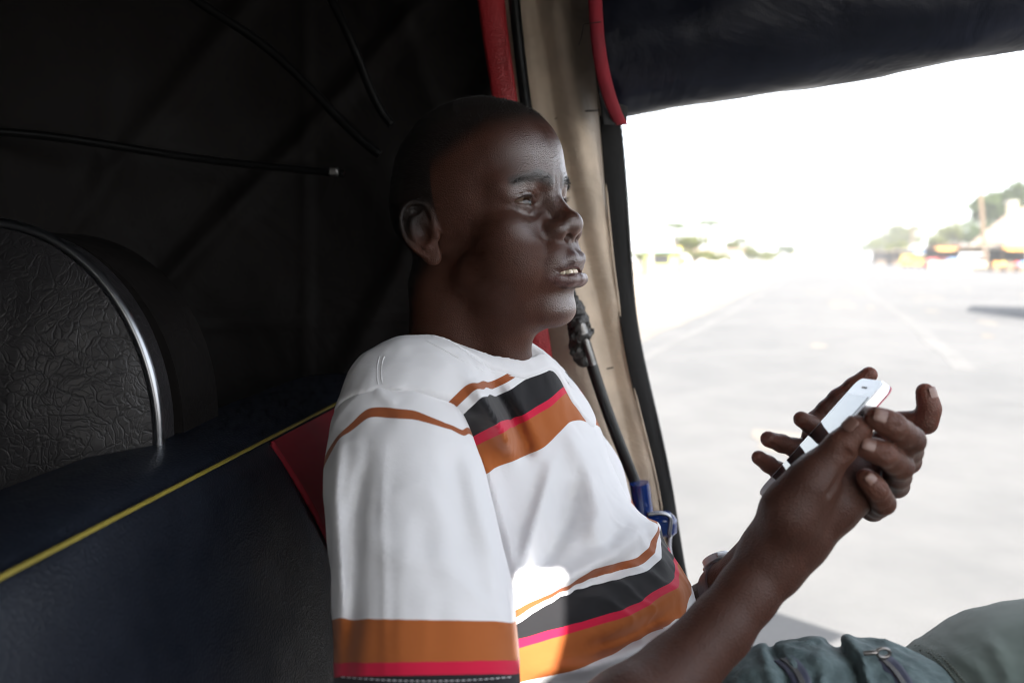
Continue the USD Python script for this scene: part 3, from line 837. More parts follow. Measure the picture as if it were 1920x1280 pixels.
plain('thread', (.05, .04, .03), .9)
plain('black_paint', (.008, .008, .008), .34, .3, 40, .15, 90, .002, specular_ior_level=.35)
plain('bar_paint', (.004, .004, .004), .40, .3, 40, .3, 90, .002, specular_ior_level=.07)
plain('zip_tape', (.012, .012, .012), .85, .2, 300, .4, 1500)
plain('zip_teeth', (.02, .02, .02), .4)
plain('chrome', (.30, .31, .33), .26, .05, 30, metallic=1.0)
plain('worn_steel', (.17, .165, .16), .34, .35, 60, .5, 120, .003, metallic=1.0)
plain('grime', (.02, .018, .016), .35, .6, 80, .8, 160, .004)
plain('blue_paint', (.005, .020, .11), .16, .35, 18, .12, 40, .003, coat_weight=.6)
plain('white_strap', (.55, .56, .6), .5)
plain('dark_steel', (.03, .03, .032), .5)
# cracked leather of the padded hump
mat('cracked_leather', {'g': ('geometry', {}), 'w': ('noise_texture', {'scale': 22.0, 'detail': 3.0}), 'mp': ('vector_math', {'math_type': 'multiply_add', 'vector2': (.05, .05, .05)}),
    'v': ('voronoi_texture', {'scale': 78.0, 'feature': 'distance_to_edge'}), 'v2': ('voronoi_texture', {'scale': 150.0, 'feature': 'distance_to_edge'}),
    'c': ('map_range', {'from_min': 0.0, 'from_max': .10, 'clamp': True}), 'c2': ('map_range', {'from_min': 0.0, 'from_max': .12, 'to_max': .45, 'clamp': True}), 'ad': ('math', {'math_type': 'add'}),
    'b': ('bump', {'strength': .26, 'distance': .0015}), 'p': ('principled_bsdf', {'base_color': (.017, .016, .017), 'roughness': .40, 'specular_ior_level': .35})},
    [('g.position', 'w.vector'), ('w.color', 'mp.vector1'), ('g.position', 'mp.vector3'), ('mp.vector', 'v.vector'), ('mp.vector', 'v2.vector'), ('v.distance', 'c.value'), ('v2.distance', 'c2.value'),
     ('c.result', 'ad.value1'), ('c2.result', 'ad.value2'), ('ad.value', 'b.height'), ('b.normal', 'p.normal')])

# ================================================================== the three-wheeled taxi's cabin
def fbm(p, s, o=3, seed=0): return meshkit.fbm(np.asarray(p) * s, o, seed) - .5
CAB = thing('auto_rickshaw', 'three-wheeled taxi cabin with black canopy and side door curtain rolled up', 'auto rickshaw', (0, .5, .35))

# roof and floor
def grid(fn, n, m):
    a, b = np.meshgrid(np.linspace(0, 1, n), np.linspace(0, 1, m), indexing='ij')
    return fn(a, b)

ROOF_Z = 1.80
def to_roof(p): return (p + SUN * (ROOF_Z - p[2]) / SUN[2])[:2]
gap = Polygon([to_roof(P(*q)) for q in ((964, 1094, .665), (1000, 1084, .69), (1046, 1092, .70), (1054, 1130, .70), (1050, 1250, .68), (1030, 1330, .67), (966, 1330, .62), (964, 1250, .62))])
roof_poly = Polygon([(-.68, -.46), (.42, -.46), (.52, .5), (1.25, 1.0), (1.0, 1.24), (-.68, 1.24)]).difference(gap)   # a tear in the canopy lets the sun in
rf = trimesh.creation.extrude_polygon(roof_poly, .012, engine='earcut'); rf.apply_translation((0, 0, ROOF_Z))
put('roof', rf, 'black_canvas', CAB, False)
put('floor', bx((-.6, -.38, .34), (1.25, 1.12, .38)), 'dark_steel', CAB)

# rear and far-side canopy: one hung sheet going round the corner, slack and creased, with sewn seams
path = spline([(-.66, -.45, 0), (-.665, .3, 0), (-.66, .80, 0), (-.60, 1.02, 0), (-.42, 1.16, 0), (-.2, 1.19, 0), (-.005, 1.195, 0), (.09, 1.20, 0)], 260)
zz = np.linspace(.40, 1.799, 150)
G3 = np.repeat(path[:, None, :], len(zz), 1); G3[..., 2] = zz[None]
tan = np.gradient(path, axis=0); tan /= np.linalg.norm(tan, axis=1, keepdims=True)
nin = np.stack([tan[:, 1], -tan[:, 0], 0 * tan[:, 0]], 1)
s_ = np.r_[0, np.cumsum(np.linalg.norm(np.diff(path, axis=0), axis=1))]
S, Z = np.meshgrid(s_, zz, indexing='ij')
disp = .030 * fbm(np.stack([S * 3.2 + Z * 1.6, Z * 1.5, 0 * S], -1), 1, 4, 3) + .014 * fbm(np.stack([S * 7 + Z * 5, Z * 3 - S * 2, 0 * S], -1), 1, 3, 9)
for c, k, am in ((1.95, .5, .012), (2.12, -.35, .010), (1.62, .9, .012), (1.45, .7, .008)):
    disp += am * np.exp(-((S - c - k * (Z - 1.3)) / .022) ** 2)
for sx in (1.55, 1.83, 2.25):
    disp += .004 * np.exp(-((S - sx) / .006) ** 2)
disp += .004 * np.exp(-((Z - 1.27 - .02 * np.sin(S * 3)) / .006) ** 2)
G3 = G3 + nin[:, None, :] * disp[..., None]
if np.cross(tan[100], [0, 0, 1])[0] < 0: G3 = G3[::-1]
put('rear_canopy', sheet(G3, .004), 'black_canvas', CAB, True)

# bars that carry the canopy
for pts, r in (([(-30, 246, .90), (180, 268, .98), (360, 296, 1.03), (500, 312, 1.05), (645, 326, 1.05)], .0052),
               ([(300, -60, .99), (400, 22, 1.01), (485, 78, 1.03), (600, 185, 1.05), (712, 290, 1.06)], .0060),
               ([(590, -60, 1.02), (632, 20, 1.03), (668, 100, 1.04), (700, 180, 1.06), (735, 235, 1.07)], .0058)):
    put('canopy_bar', tube(spline([P(*q) for q in pts], 40), r, 12), 'bar_paint', CAB, True)
put('bolt', cat(*[bx(P(626, 322, 1.03) - .006, P(626, 322, 1.03) + .006, .002)]), 'worn_steel', CAB)

# padded hump behind the seat, with its bright rim and the band behind it
HC, HA, HB = np.array([-.466, .70, 1.186]), .150, .192
def arch(y0, y1, a, b, n=60, low=-.16):
    th = np.linspace(0, np.pi, n)
    prof = [(HC[0] + a * np.cos(t), HC[2] + b * np.sin(t)) for t in th]
    return [(prof[0][0], HC[2] + low)] + prof + [(prof[-1][0], HC[2] + low)]
def arch_solid(y0, y1, a, b, dome=0.0, rings=14):
    """An arch-shaped cushion between y0 (front) and y1, its front face swelling outward."""
    th = np.linspace(0, 2 * np.pi, 120, endpoint=False); V = []; F = []
    def outline(k):
        c, s = np.cos(th), np.sin(th)
        z = np.where(s > 0, b * s, .16 * np.sign(s) * np.abs(s) ** .4)
        return HC[0] + a * k * np.where(s > 0, c, np.sign(c) * np.abs(c) ** .5), HC[2] + z * k
    ks = np.sin(np.linspace(0, np.pi / 2, rings))
    for k in ks[1:]:
        x, z = outline(k); y = y0 - dome * (1 - k ** 2.4)
        V.append(np.stack([x, np.full(120, y), z], 1))
    x, z = outline(1.0); V.append(np.stack([x, np.full(120, y1), z], 1))
    x, z = outline(.05); V.append(np.stack([x, np.full(120, y1), z], 1))
    n = len(V); V = np.vstack([*V, [[HC[0], y0 - dome, HC[2]]]])
    for i in range(n - 1):
        for j in range(120):
            q = [i * 120 + j, i * 120 + (j + 1) % 120, (i + 1) * 120 + (j + 1) % 120, (i + 1) * 120 + j]
            F += [[q[0], q[1], q[2]], [q[0], q[2], q[3]]]
    F += [[n * 120, (j + 1) % 120, j] for j in range(120)]
    F += [[(n - 1) * 120 + j, (n - 1) * 120 + (j + 1) % 120, (n - 1) * 120 + 60] for j in range(120)]
    m = trimesh.Trimesh(V, F, process=False); trimesh.repair.fix_normals(m)
    return m
hm_ = arch_solid(.70, .745, HA, HB, .028)
v = np.array(hm_.vertices); v[:, 1] -= .006 * fbm(v, 28, 3, 2) * (v[:, 1] < .735); hm_ = trimesh.Trimesh(v, hm_.faces, process=False)
HUMP = put('padded_hump', hm_, 'cracked_leather', CAB, 50, label='padded hump of cracked black leather with a bright metal rim')
th = np.linspace(-.35, np.pi * .75, 90)
rimp = np.array([(HC[0] + (HA + .004) * (np.cos(t) if t > 0 else 1), .705, HC[2] + (HB + .004) * np.sin(t) if t > 0 else HC[2] + .2 * t) for t in th])
put('metal_rim', tube(rimp, .0048, 12), 'chrome', HUMP, True)
put('outer_band', arch_solid(.752, .84, HA + .006, HB - .002, .004), 'black_canvas', CAB, 50)

# seat back: a slab that leans, black with a red end panel, yellow piping along its front top edge
def seat_x(z): return -.252 + (1.175 - z) * .20
def seat_turn(y): return .131 * (y - .44) - .031
def seat_slab(y0, y1, slant0=0, slant1=0, ny=60, front=False):
    """y0 and y1 are the ends at the top; the ends shift by slant per metre downward."""
    prof = [(-.385, 1.10), (-.380, 1.160), (-.365, 1.180), (-.32, 1.186), (-.28, 1.184), (-.262, 1.178), (-.252, 1.166)] + [(seat_x(z) + .014 * math.sin(min(1, (1.166 - z) / .12) * math.pi / 2), z) for z in np.linspace(1.15, .66, 40)]
    prof = np.array([(-.2535, 1.1705)] + prof[7:] if front else prof); ys = np.linspace(0, 1, ny)
    G = np.zeros((len(prof), ny, 3))
    for j, t in enumerate(ys):
        drop = np.maximum(0, 1.175 - prof[:, 1])
        a, b = y0 + slant0 * drop, y1 + slant1 * drop
        G[:, j, 0] = prof[:, 0]; G[:, j, 2] = prof[:, 1]; G[:, j, 1] = a + (b - a) * t
    G[..., 0] += .006 * fbm(G, 9, 3, 5) * (G[..., 2] < 1.16) + seat_turn(G[..., 1])
    if front: G[..., 0] += .0035
    m = sheet(G, .003 if front else .03)
    if m.volume < 0: m.invert()
    return m
SEAT = put('seat_back', seat_slab(-.34, 1.14, 0, 0), 'black_vinyl', CAB, 35)
put('end_panel', seat_slab(.784, 1.13, .405, 0, front=True), 'red_cloth', SEAT, 35, label='dark red end panel of the seat back')
top = [np.array([-.252 + seat_turn(y), y, 1.1745]) for y in np.linspace(-.34, 1.10, 40)]
put('piping', tube([q + [.003, 0, .001] for q in top], .0017, 10), 'yellow_piping', SEAT, True, label='yellow piping along the top edge of the seat back')
e = np.array([(seat_turn(.784 + .405 * (1.175 - z)) + seat_x(z) + .0165 * math.sin(min(1, (1.166 - z) / .12) * math.pi / 2), .784 + .405 * (1.175 - z), z) for z in np.linspace(1.168, .72, 50)])
put('panel_piping', tube(e, .0036, 8), 'red_cloth', SEAT, True)
cush = rbox(.56, 1.46, .16, .04); cush.apply_translation((.06, .39, .64))
put('seat_cushion', cush, 'black_vinyl', CAB, 40)

# lining of the door pillar, slack beige vinyl from roof to sill
rows = [(-190, 905, 1092), (0, 938, 1110), (120, 950, 1119), (240, 968, 1129), (400, 985, 1142), (560, 1005, 1160), (700, 1030, 1184), (820, 1070, 1213), (920, 1120, 1236), (1000, 1150, 1252), (1100, 1180, 1290), (1250, 1205, 1325)]
vv = np.linspace(-190, 1250, 110)
lu = CubicSpline([r[0] for r in rows], [r[1] for r in rows])(vv); ru = CubicSpline([r[0] for r in rows], [r[2] for r in rows])(vv)
LG = np.zeros((110, 46, 3))
for i, v_ in enumerate(vv):
    for j, t in enumerate(np.linspace(0, 1, 46)):
        u_ = lu[i] + (ru[i] - lu[i]) * t
        ridge = 1005 + .16 * max(v_, -100) + (0 if v_ < 240 else .06 * (v_ - 240))
        d = 1.155 - .030 * math.sin(math.pi * min(1, t * 1.05)) - .016 * math.exp(-((u_ - ridge - 42) / 22) ** 2) + .014 * math.exp(-((u_ - ridge) / 20) ** 2)
        LG[i, j] = P(u_, v_, d)
LG[..., 1] += .006 * fbm(LG, 14, 3, 8)
lin = sheet(LG[:, ::-1], .004)
LINING = put('pillar_lining', lin, 'beige_vinyl', CAB, True)
for pts in ([(992, 243), (1010, 236), (1035, 226), (1062, 214), (1090, 209), (1122, 206)], [(1034, 690), (1060, 689), (1095, 691), (1130, 692), (1155, 687), (1176, 681)]):
    q = [P(a, b, LG[np.argmin(abs(vv - b)), int(np.clip((a - lu[np.argmin(abs(vv - b))]) / (ru - lu)[np.argmin(abs(vv - b))] * 45, 0, 45)), 1] - .0008) for a, b in pts]
    put('seam', tube(spline(q, 30), .0011, 6), 'thread', LINING, True)
for a, b, w_, h_ in ((1155, 630, 9, 4), (1130, 488, 3, 3), (1108, 592, 8, 3), (1117, 612, 7, 3)):
    i = np.argmin(abs(vv - b)); j = int(np.clip((a - lu[i]) / (ru - lu)[i] * 45, 1, 44)); c = LG[i, j]
    du = (LG[i, j + 1] - LG[i, j - 1]); du /= np.linalg.norm(du); dv = (LG[i + 1, j] - LG[i - 1, j]); dv /= np.linalg.norm(dv)
    n_ = np.cross(du, dv); n_ *= np.sign(-n_[1])
    t = np.linspace(0, 2 * np.pi, 15)[:-1]; rr_ = 1 + .35 * np.sin(3 * t + a)
    base = c + n_ * .0006 + ((w_ * .00075 * rr_ * np.cos(t))[:, None] * du + (h_ * .00075 * rr_ * np.sin(t))[:, None] * dv)
    put('stain', trimesh.convex.convex_hull(np.vstack([base, base + n_ * .0004])), 'grime', LINING, False)

# zip band along the door opening, its teeth on the open edge
zr = CubicSpline([-190, 0, 120, 235, 450, 620, 760, 900, 1000, 1090, 1250], [1118, 1134, 1148, 1163, 1180, 1196, 1226, 1256, 1272, 1287, 1330])
ZG = np.array([[P(ru[i] - 3 + (zr(v_) - ru[i] + 3) * t, v_, 1.138 - .003 * math.sin(math.pi * t) + .004 * math.sin(v_ / 60.)) for t in np.linspace(0, 1, 10)] for i, v_ in enumerate(vv)])
ZB = put('zip_band', sheet(ZG[:, ::-1], .003), 'zip_tape', CAB, True)
teeth = []
for v_ in np.arange(150, 1200, 4.6):
    c = P(zr(v_) + .8, v_, 1.136); m = rbox(.0042, .0028, .0021, .0005); m.apply_translation(c); teeth.append(m)
put('zip_teeth', cat(*teeth), 'zip_teeth', ZB, False, kind='stuff')
put('lining_edge', tube(spline([P(ru[i] - 1, v_, 1.134) for i, v_ in enumerate(vv)][::3], 80), .0016, 6), 'beige_vinyl', LINING, True)

# red strap and black tube that run down beside the lining
sp = spline([(*P(u, v, d), w) for u, v, d, w in ((915, -80, 1.095, .017), (928, 60, 1.095, .0165), (948, 195, 1.09, .0155), (978, 400, 1.09, .016), (1005, 620, 1.09, .0155), (1022, 730, 1.09, .015), (1040, 840, 1.09, .015))], 60)
SG = np.array([[q[:3] + np.array([q[3] * t, .004 * t * t + (.003 * math.sin(i * .35) if t > .5 else 0), 0]) for t in np.linspace(-1, 1, 9)] for i, q in enumerate(sp)])
put('red_strap', sheet(SG[:, ::-1], .004), 'red_vinyl', CAB, True)
tb = spline([P(*q) for q in ((958, -80, 1.10), (968, 40, 1.10), (979, 140, 1.10), (991, 230, 1.095), (1032, 420, 1.09), (1081, 590, 1.085), (1110, 685, 1.085), (1144, 785, 1.085), (1186, 892, 1.085), (1222, 985, 1.085), (1262, 1090, 1.09))], 120)
put('frame_tube', tube(tb, .0080, 16), 'black_paint', CAB, True)
js = [P(1072, 565, 1.075), P(1080, 590, 1.072), P(1088, 622, 1.072), P(1084, 655, 1.078), P(1093, 680, 1.078)]
lump = surface(lambda p: chain(p, [(*q, r) for q, r in zip(js, (.010, .013, .013, .010, .007))], .01) + fbm(p, 90, 2) * .012, np.min(js, 0) - .03, np.max(js, 0) + .03, .0022)
put('greasy_joint', lump, 'grime', CAB, True)
put('rod_end', cat(tube([P(1092, 622, 1.064), P(1112, 684, 1.064)], .0050, 14), tube([P(1086, 603, 1.064), P(1093, 626, 1.064)], .008, 14)), 'worn_steel', CAB, 40)

# rolled-up door curtain with its red bound edge
cc = spline([(*P(1130, 78, 1.10), .108), (*P(1300, 40, 1.07), .112), (*P(1520, 2, 1.03), .112), (*P(1740, -42, .99), .110), (*P(2000, -95, .95), .108), (*P(2350, -170, .90), .105)], 150)
CG = []
tcc = np.gradient(cc[:, :3], axis=0); tcc /= np.linalg.norm(tcc, axis=1, keepdims=True)
for i, q in enumerate(cc):
    a_ = np.array([0, 0, 1.0]); a_ = a_ - tcc[i] * (a_ @ tcc[i]); a_ /= np.linalg.norm(a_); b_ = np.cross(tcc[i], a_)
    th = np.linspace(0, 2 * np.pi, 73)[:-1]
    CG.append(q[:3] + (q[3] * np.cos(th))[:, None] * a_ * 1.0 + (q[3] * .8 * np.sin(th))[:, None] * b_)
CG = np.array(CG)
cen = cc[:, None, :3]
rad = CG - cen
k_ = .10 * fbm(np.stack([np.repeat(np.linspace(0, 1, 150)[:, None] * 7, 72, 1), rad[..., 2] * 26, rad[..., 1] * 26], -1), 1, 4, 4)
CG = cen + rad * (1 + k_[..., None] * 1.0)
vgr = CG.reshape(-1, 3); n0 = 150; sd = 72
ii, jj = np.meshgrid(np.arange(n0 - 1), np.arange(sd), indexing='ij')
q4 = np.stack([ii * sd + jj, ii * sd + (jj + 1) % sd, (ii + 1) * sd + (jj + 1) % sd, (ii + 1) * sd + jj], -1).reshape(-1, 4)
caps = [[len(vgr), (j + 1) % sd, j] for j in range(sd)] + [[len(vgr) + 1, (n0 - 1) * sd + j, (n0 - 1) * sd + (j + 1) % sd] for j in range(sd)]
roll = trimesh.Trimesh(np.vstack([vgr, cc[0, :3], cc[-1, :3]]), np.vstack([q4[:, [0, 1, 2]], q4[:, [0, 2, 3]], caps]), process=False)
if roll.volume < 0: roll.invert()
CUR = put('rolled_curtain', roll, 'curtain_vinyl', CAB, 50)
eg = spline([(*P(1112, -70, 1.005), .0065), (*P(1117, 20, 1.0), .0065), (*P(1126, 110, 1.0), .0066), (*P(1143, 180, 1.02), .0068), (*P(1166, 231, 1.055), .0062)], 50)
EG = np.array([[q[:3] + np.array([q[3] * 1.05 * t, .004 * t * t, 0]) for t in np.linspace(-1, 1, 7)] for q in eg])
put('red_edge', sheet(EG[:, ::-1], .003), 'red_cloth', CUR, True)
fl = np.array([[P(u, v_, 1.045 + .02 * t) for t, u in zip(np.linspace(0, 1, 8), np.linspace(a, b, 8))] for v_, a, b in ((-90, 1095, 1150), (40, 1106, 1150), (120, 1114, 1160), (190, 1124, 1175), (234, 1130, 1172))])
put('curtain_flap', sheet(fl[:, ::-1], .003), 'zip_tape', CUR, True)
# loose threads
put('thread', tube(spline([P(1085, 85, 1.06), P(1092, 60, 1.05), P(1106, 44, 1.0), P(1127, 41, .992)], 20), .0006, 5), 'thread', CUR, True)

# blue painted door catch on the sill
BL = cat(tube([P(1198, 905, 1.07), P(1210, 985, 1.07)], .0135, 18))
b1 = rbox(.044, .03, .030, .007); b1.apply_translation(P(1236, 982, 1.055))
b2 = tube(spline([P(1222, 985, 1.055), P(1226, 1030, 1.055), P(1240, 1075, 1.055), P(1275, 1125, 1.055)], 24), .0125, 14)
CATCH = put('door_catch', cat(BL, b1, b2), 'blue_paint', CAB, 40)
put('catch_lip', tube(spline([P(1214, 964, 1.04), P(1238, 962, 1.04), P(1255, 968, 1.04), P(1257, 985, 1.04), P(1256, 1005, 1.04)], 24), .0028, 8), 'chrome', CATCH, True)
put('strap', tube(spline([P(1257, 1005, 1.045), P(1258, 1040, 1.045), P(1270, 1070, 1.045), P(1300, 1115, 1.045)], 24), .0024, 8), 'white_strap', CATCH, True)

# near side behind the camera and the front: body panels, posts and the near curtain
sp_ = trimesh.creation.extrude_polygon(sbox(-.64, .36, .15, 1.798).difference(sbox(-.56, 1.02, -.20, 1.42)), .03)     # side panel with a small window
sp_.apply_transform(trimesh.transformations.rotation_matrix(math.pi / 2, [1, 0, 0])); sp_.apply_translation((0, -.41, 0))
put('side_panel', sp_, 'black_canvas', CAB)
put('door_panel', bx((.152, -.44, .36), (1.25, -.415, 1.04)), 'black_vinyl', CAB)
put('driver_seat_back', rbox(.09, 1.30, .80, .03).apply_translation((.86, .30, .785)), 'black_vinyl', CAB, 40)

# ---- the person's parts
MAN = thing('person', 'young man with shaved head in white striped shirt, seated holding a phone in both hands', 'person', P(1060, 1330, .78))
parts = [head_mesh, right_mesh, left_mesh]
body = cat(*[trimesh.Trimesh(m.vertices, m.faces, process=False) for m in parts])
BODY = put('body', trimesh.Trimesh(np.vstack([m.vertices for m in parts]), np.vstack([m.faces + o for m, o in zip(parts, np.r_[0, np.cumsum([len(m.vertices) for m in parts])])]), process=False), 'skin', MAN, prim={'tone': np.vstack([head_tones, right_tone, left_tone]), 'oil': np.r_[head_oils, np.zeros(len(right_tone) + len(left_tone))]})
for s in (-1, 1):
    m, t = eyeball(s); put('eye', m, 'eyeball', BODY, prim={'tone': t})
for m in teeth_mesh(): put('tooth', m, 'tooth', BODY, 40)
put('hair', scalp_hair(), 'hair', BODY, False, kind='stuff')
for m in brow_hair(): put('eyebrow', m, 'hair', BODY, False)
for m in lashes(): put('eyelash', m, 'hair', BODY, False)
for f, face, w in ((R_THUMB[::-1], PH_N + [0, -.6, 0.2], .0120), (L_FING[1], (-.3, -1, .6), .0098), (L_FING[2], (-.3, -1, .6), .0092), (L_FING[3], (-.3, -1, .6), .0080), (L_FING[0], (.45, -.85, .15), .0092)):
    put('fingernail', nail(f, face, w), 'nail', BODY, True)
SHIRT = put('shirt', torso_mesh, 'striped_jersey', MAN, prim={'stripe': torso_print}, label='white jersey with rust, black, pink and orange bands')
put('sleeve', sleeve_mesh, 'sleeve_jersey', SHIRT, prim={'stripe': sleeve_print})
put('sleeve', fsleeve_mesh, 'striped_jersey', SHIRT, prim={'stripe': fsleeve_print})
put('collar', collar_mesh, 'striped_jersey', SHIRT, prim={'stripe': collar_print})
plain('white_thread', (.62, .62, .63), .9)
# seams: two rows of stitching over the shoulder, one along the armhole, one above the sleeve's hem
_tf, _sf = front(torso_mesh), front(sleeve_mesh)
def stitch(fr, pts, mat_, r, n, gap_, lift, parent):
    q = on_surface(fr, spline(np.array(pts, float), n), lift, 24, 2)
    put('seam', cat(*[tube(q[i:i + gap_], r, 5) for i in range(0, n - gap_, gap_ + 1)]) if gap_ < n else tube(q, r, 6), mat_, parent, True)
for o in (0, 8): stitch(_tf, [(712 + o, 668), (707 + o, 690), (708 + o, 715), (716 + o, 742)], 'white_thread', .0006, 40, 99, .0002, SHIRT)
stitch(_tf, [(716, 746), (760, 748), (808, 757), (850, 775)], 'thread', .0007, 60, 99, .0003, SHIRT)
_cf = front(trimesh.util.concatenate([torso_mesh, collar_mesh]))
stitch(_cf, [(800, 640), (850, 666), (900, 691), (960, 705), (1012, 716), (1044, 752)], 'white_thread', .0006, 80, 99, .0003, SHIRT)
stitch(_sf, [(640, 1268), (720, 1274), (800, 1276), (880, 1274), (960, 1268)], 'white_thread', .0003, 150, 4, .0005, SHIRT)

# trousers
TH = J((1330, 1600, .66, 100), (1700, 1548, .62, 92), (1945, 1402, .60, 86), (2120, 1320, .59, 78))
FTH = J((1300, 1640, .90, 95), (1700, 1580, .92, 84), (2150, 1500, .95, 74))
def thigh_sd(p):
    d = chain(p, TH, .05)
    d = d - fold(p, [(1648, 1222), (1705, 1196), (1762, 1232), (1812, 1300)], 9, 1.2, False)
    d = d + fold(p, [(1720, 1250), (1690, 1300), (1640, 1330)], 14, 3)
    d = d - fold(p, [(1850, 1190), (1885, 1250), (1900, 1330)], 12, 3.5)
    d = d - fold(p, [(1770, 1210), (1830, 1250), (1860, 1310)], 12, 3)
    return smin(d, chain(p, FTH, .05), .03) + fbm(p, 30, 3) * .005
thigh_mesh = surface(thigh_sd, (.12, .48, .74), (.62, 1.06, 1.06), .0042)
mat('olive_twill', {'g': ('geometry', {}), 'w': ('wave_texture', {'scale': 260.0, 'bands_direction': 'diagonal', 'distortion': .6, 'detail': 1.0}), 'n': ('noise_texture', {'scale': 30.0, 'detail': 5.0}),
    'r': ('rgb_ramp', {'ramp': [(.3, (.066, .090, .082)), (.7, (.098, .128, .117))]}), 'b': ('bump', {'strength': .5, 'distance': .0008}), 'p': ('principled_bsdf', {'roughness': .9, 'specular_ior_level': .2, 'sheen_weight': .2})},
    [('g.position', 'w.vector'), ('g.position', 'n.vector'), ('n.fac', 'r.fac'), ('r.color', 'p.base_color'), ('w.fac', 'b.height'), ('b.normal', 'p.normal')])
TROU = put('trousers', thigh_mesh, 'olive_twill', MAN, True)
plain('olive_thread', (.07, .08, .068), .9)
tf = front(thigh_mesh)
for off in (0, 9):
    line = spline(np.array([(1716 + off, 1210 + off), (1735 + off * .6, 1214 + off), (1758, 1226 + off * 1.2), (1790 - off * .6, 1256 + off), (1822 - off, 1296 + off)], float), 90)
    q = on_surface(tf, line, .0006, 24, 3)
    st = [tube(q[i:i + 3], .0009, 5) for i in range(0, 86, 4)]
    put('seam', cat(*st), 'olive_thread', TROU, True)

# ---- phone held in both hands
PHN = thing('phone', 'silver and white phone held in both hands with bright screen', 'phone', ph(0, 0, -.004))
def ph_solid(w, l, t, r, z, ch=.0004):
    s = sbox(-w / 2 + r, -l / 2 + r, w / 2 - r, l / 2 - r).buffer(r, quad_segs=8)
    m = trimesh.creation.extrude_polygon(s, t)
    v = np.array(m.vertices); v[:, 2] += z
    return trimesh.Trimesh(np.array([ph(*q) for q in v]), m.faces, process=False)
plain('phone_metal', (.62, .63, .65), .22, .03, metallic=1.0)
plain('phone_face', (.62, .65, .70), .06, .01)
mat('phone_glass', {'p': ('principled_bsdf', {'base_color': (.012, .014, .018), 'roughness': .02, 'ior': 1.55, 'specular_ior_level': .5})}, [])
plain('case_red', (.35, .01, .05), .4)
put('frame', ph_solid(.0586, .1238, .0062, .009, -.0072), 'phone_metal', PHN, 30)
put('face', ph_solid(.0576, .1228, .0010, .0086, -.0010), 'phone_face', PHN, 30)
put('screen', ph_solid(.0520, .0905, .0004, .001, .0), 'phone_glass', PHN, False)
put('case', ph_solid(.0600, .1250, .0010, .0095, -.0082), 'case_red', PHN, 30, label='thin red case behind the phone')
put('home_button', trimesh.Trimesh(np.array([ph(*(q * [1, 1, 1] + [0, -.0545, .0002])) for q in trimesh.creation.cylinder(.0052, .0005, sections=24).vertices]), trimesh.creation.cylinder(.0052, .0005, sections=24).faces, process=False), 'phone_metal', PHN, 30)
put('earpiece', trimesh.Trimesh(np.array([ph(*(q + [0, .0530, .0002])) for q in rbox(.010, .0016, .0006, .0003).vertices]), rbox(.010, .0016, .0006, .0003).faces, process=False), 'dark_steel', PHN, False)

# ---- watch on the far wrist
WA, WB = np.array(L_FORE[2][:3]), np.array(L_FORE[3][:3])
ax = (WB - WA) / np.linalg.norm(WB - WA); wc = P(1364, 1106, .790)
wc = WA + ax * ((wc - WA) @ ax)
wu = np.array([-.25, .75, .62]); wu -= ax * (wu @ ax); wu /= np.linalg.norm(wu); wv = np.cross(ax, wu)
WAT = thing('wrist_watch', 'slim watch with brown strap on the far wrist', 'watch', wc)
plain('watch_metal', (.50, .51, .54), .3, .05, 80)
plain('strap_leather', (.075, .045, .05), .5, .2, 200, .3, 600)
th = np.linspace(0, 2 * np.pi, 64, endpoint=False); R0 = .0262
ring = []
for r_, x_ in ((R0, -.009), (R0 + .0022, -.0088), (R0 + .0022, .0088), (R0, .009)):
    ring.append(wc + ax * x_ + r_ * (np.cos(th)[:, None] * wu + np.sin(th)[:, None] * wv))
V = np.vstack(ring); F = []
for i in range(4):
    for j in range(64):
        a, b, c, d = i * 64 + j, i * 64 + (j + 1) % 64, ((i + 1) % 4) * 64 + (j + 1) % 64, ((i + 1) % 4) * 64 + j
        F += [[a, b, c], [a, c, d]]
m = trimesh.Trimesh(V, F, process=False); trimesh.repair.fix_normals(m)
put('strap', m, 'strap_leather', WAT, 40)
def wat(x, y, z): return wc + ax * x + wv * y + wu * z
c_ = trimesh.creation.cylinder(.0155, .006, sections=40); cv = np.array(c_.vertices)
put('case', trimesh.Trimesh(np.array([wat(q[0] + .004, q[1], q[2] + R0 + .0035) for q in cv]), c_.faces, process=False), 'watch_metal', WAT, 30)
for sx in (-1, 1):
    l_ = rbox(.004, .020, .004, .001)
    put('lug', trimesh.Trimesh(np.array([wat(q[0] + .004 + sx * .0155, q[1], q[2] + R0 + .003) for q in l_.vertices]), l_.faces, process=False), 'watch_metal', WAT, False)

# ---- bag on his lap
BJ = J((1462, 1340, .60, 31), (1510, 1320, .615, 29), (1580, 1318, .62, 29), (1645, 1348, .60, 35), (1695, 1392, .59, 38))
def bag_sd(p):
    d = chain(p, BJ, .03)
    d = smin(d, cap(p, P(1470, 1400, .60), P(1680, 1410, .59), .06), .05)
    d = d - fold(p, [(1588, 1192), (1612, 1225), (1628, 1275), (1640, 1320)], 9, 4, False)
    d = d + fold(p, [(1560, 1205), (1600, 1240), (1606, 1290)], 12, 6, False)
    d = d + fold(p, [(1445, 1215), (1470, 1250), (1480, 1300)], 10, 5, False)
    d = d - fold(p, [(1430, 1215), (1440, 1260), (1455, 1300)], 9, 4, False)
    d = d - fold(p, [(1520, 1225), (1545, 1250), (1540, 1290)], 14, 5)
    return d + fbm(p, 45, 3) * .010 + fbm(p * [1, 1, .4], 110, 2) * .004
bag_mesh = surface(bag_sd, (.16, .50, .78), (.40, .70, 1.08), .0030)
BAG = thing('bag', 'teal grey cloth bag with dark zips lying on his lap', 'bag', P(1560, 1330, .61))
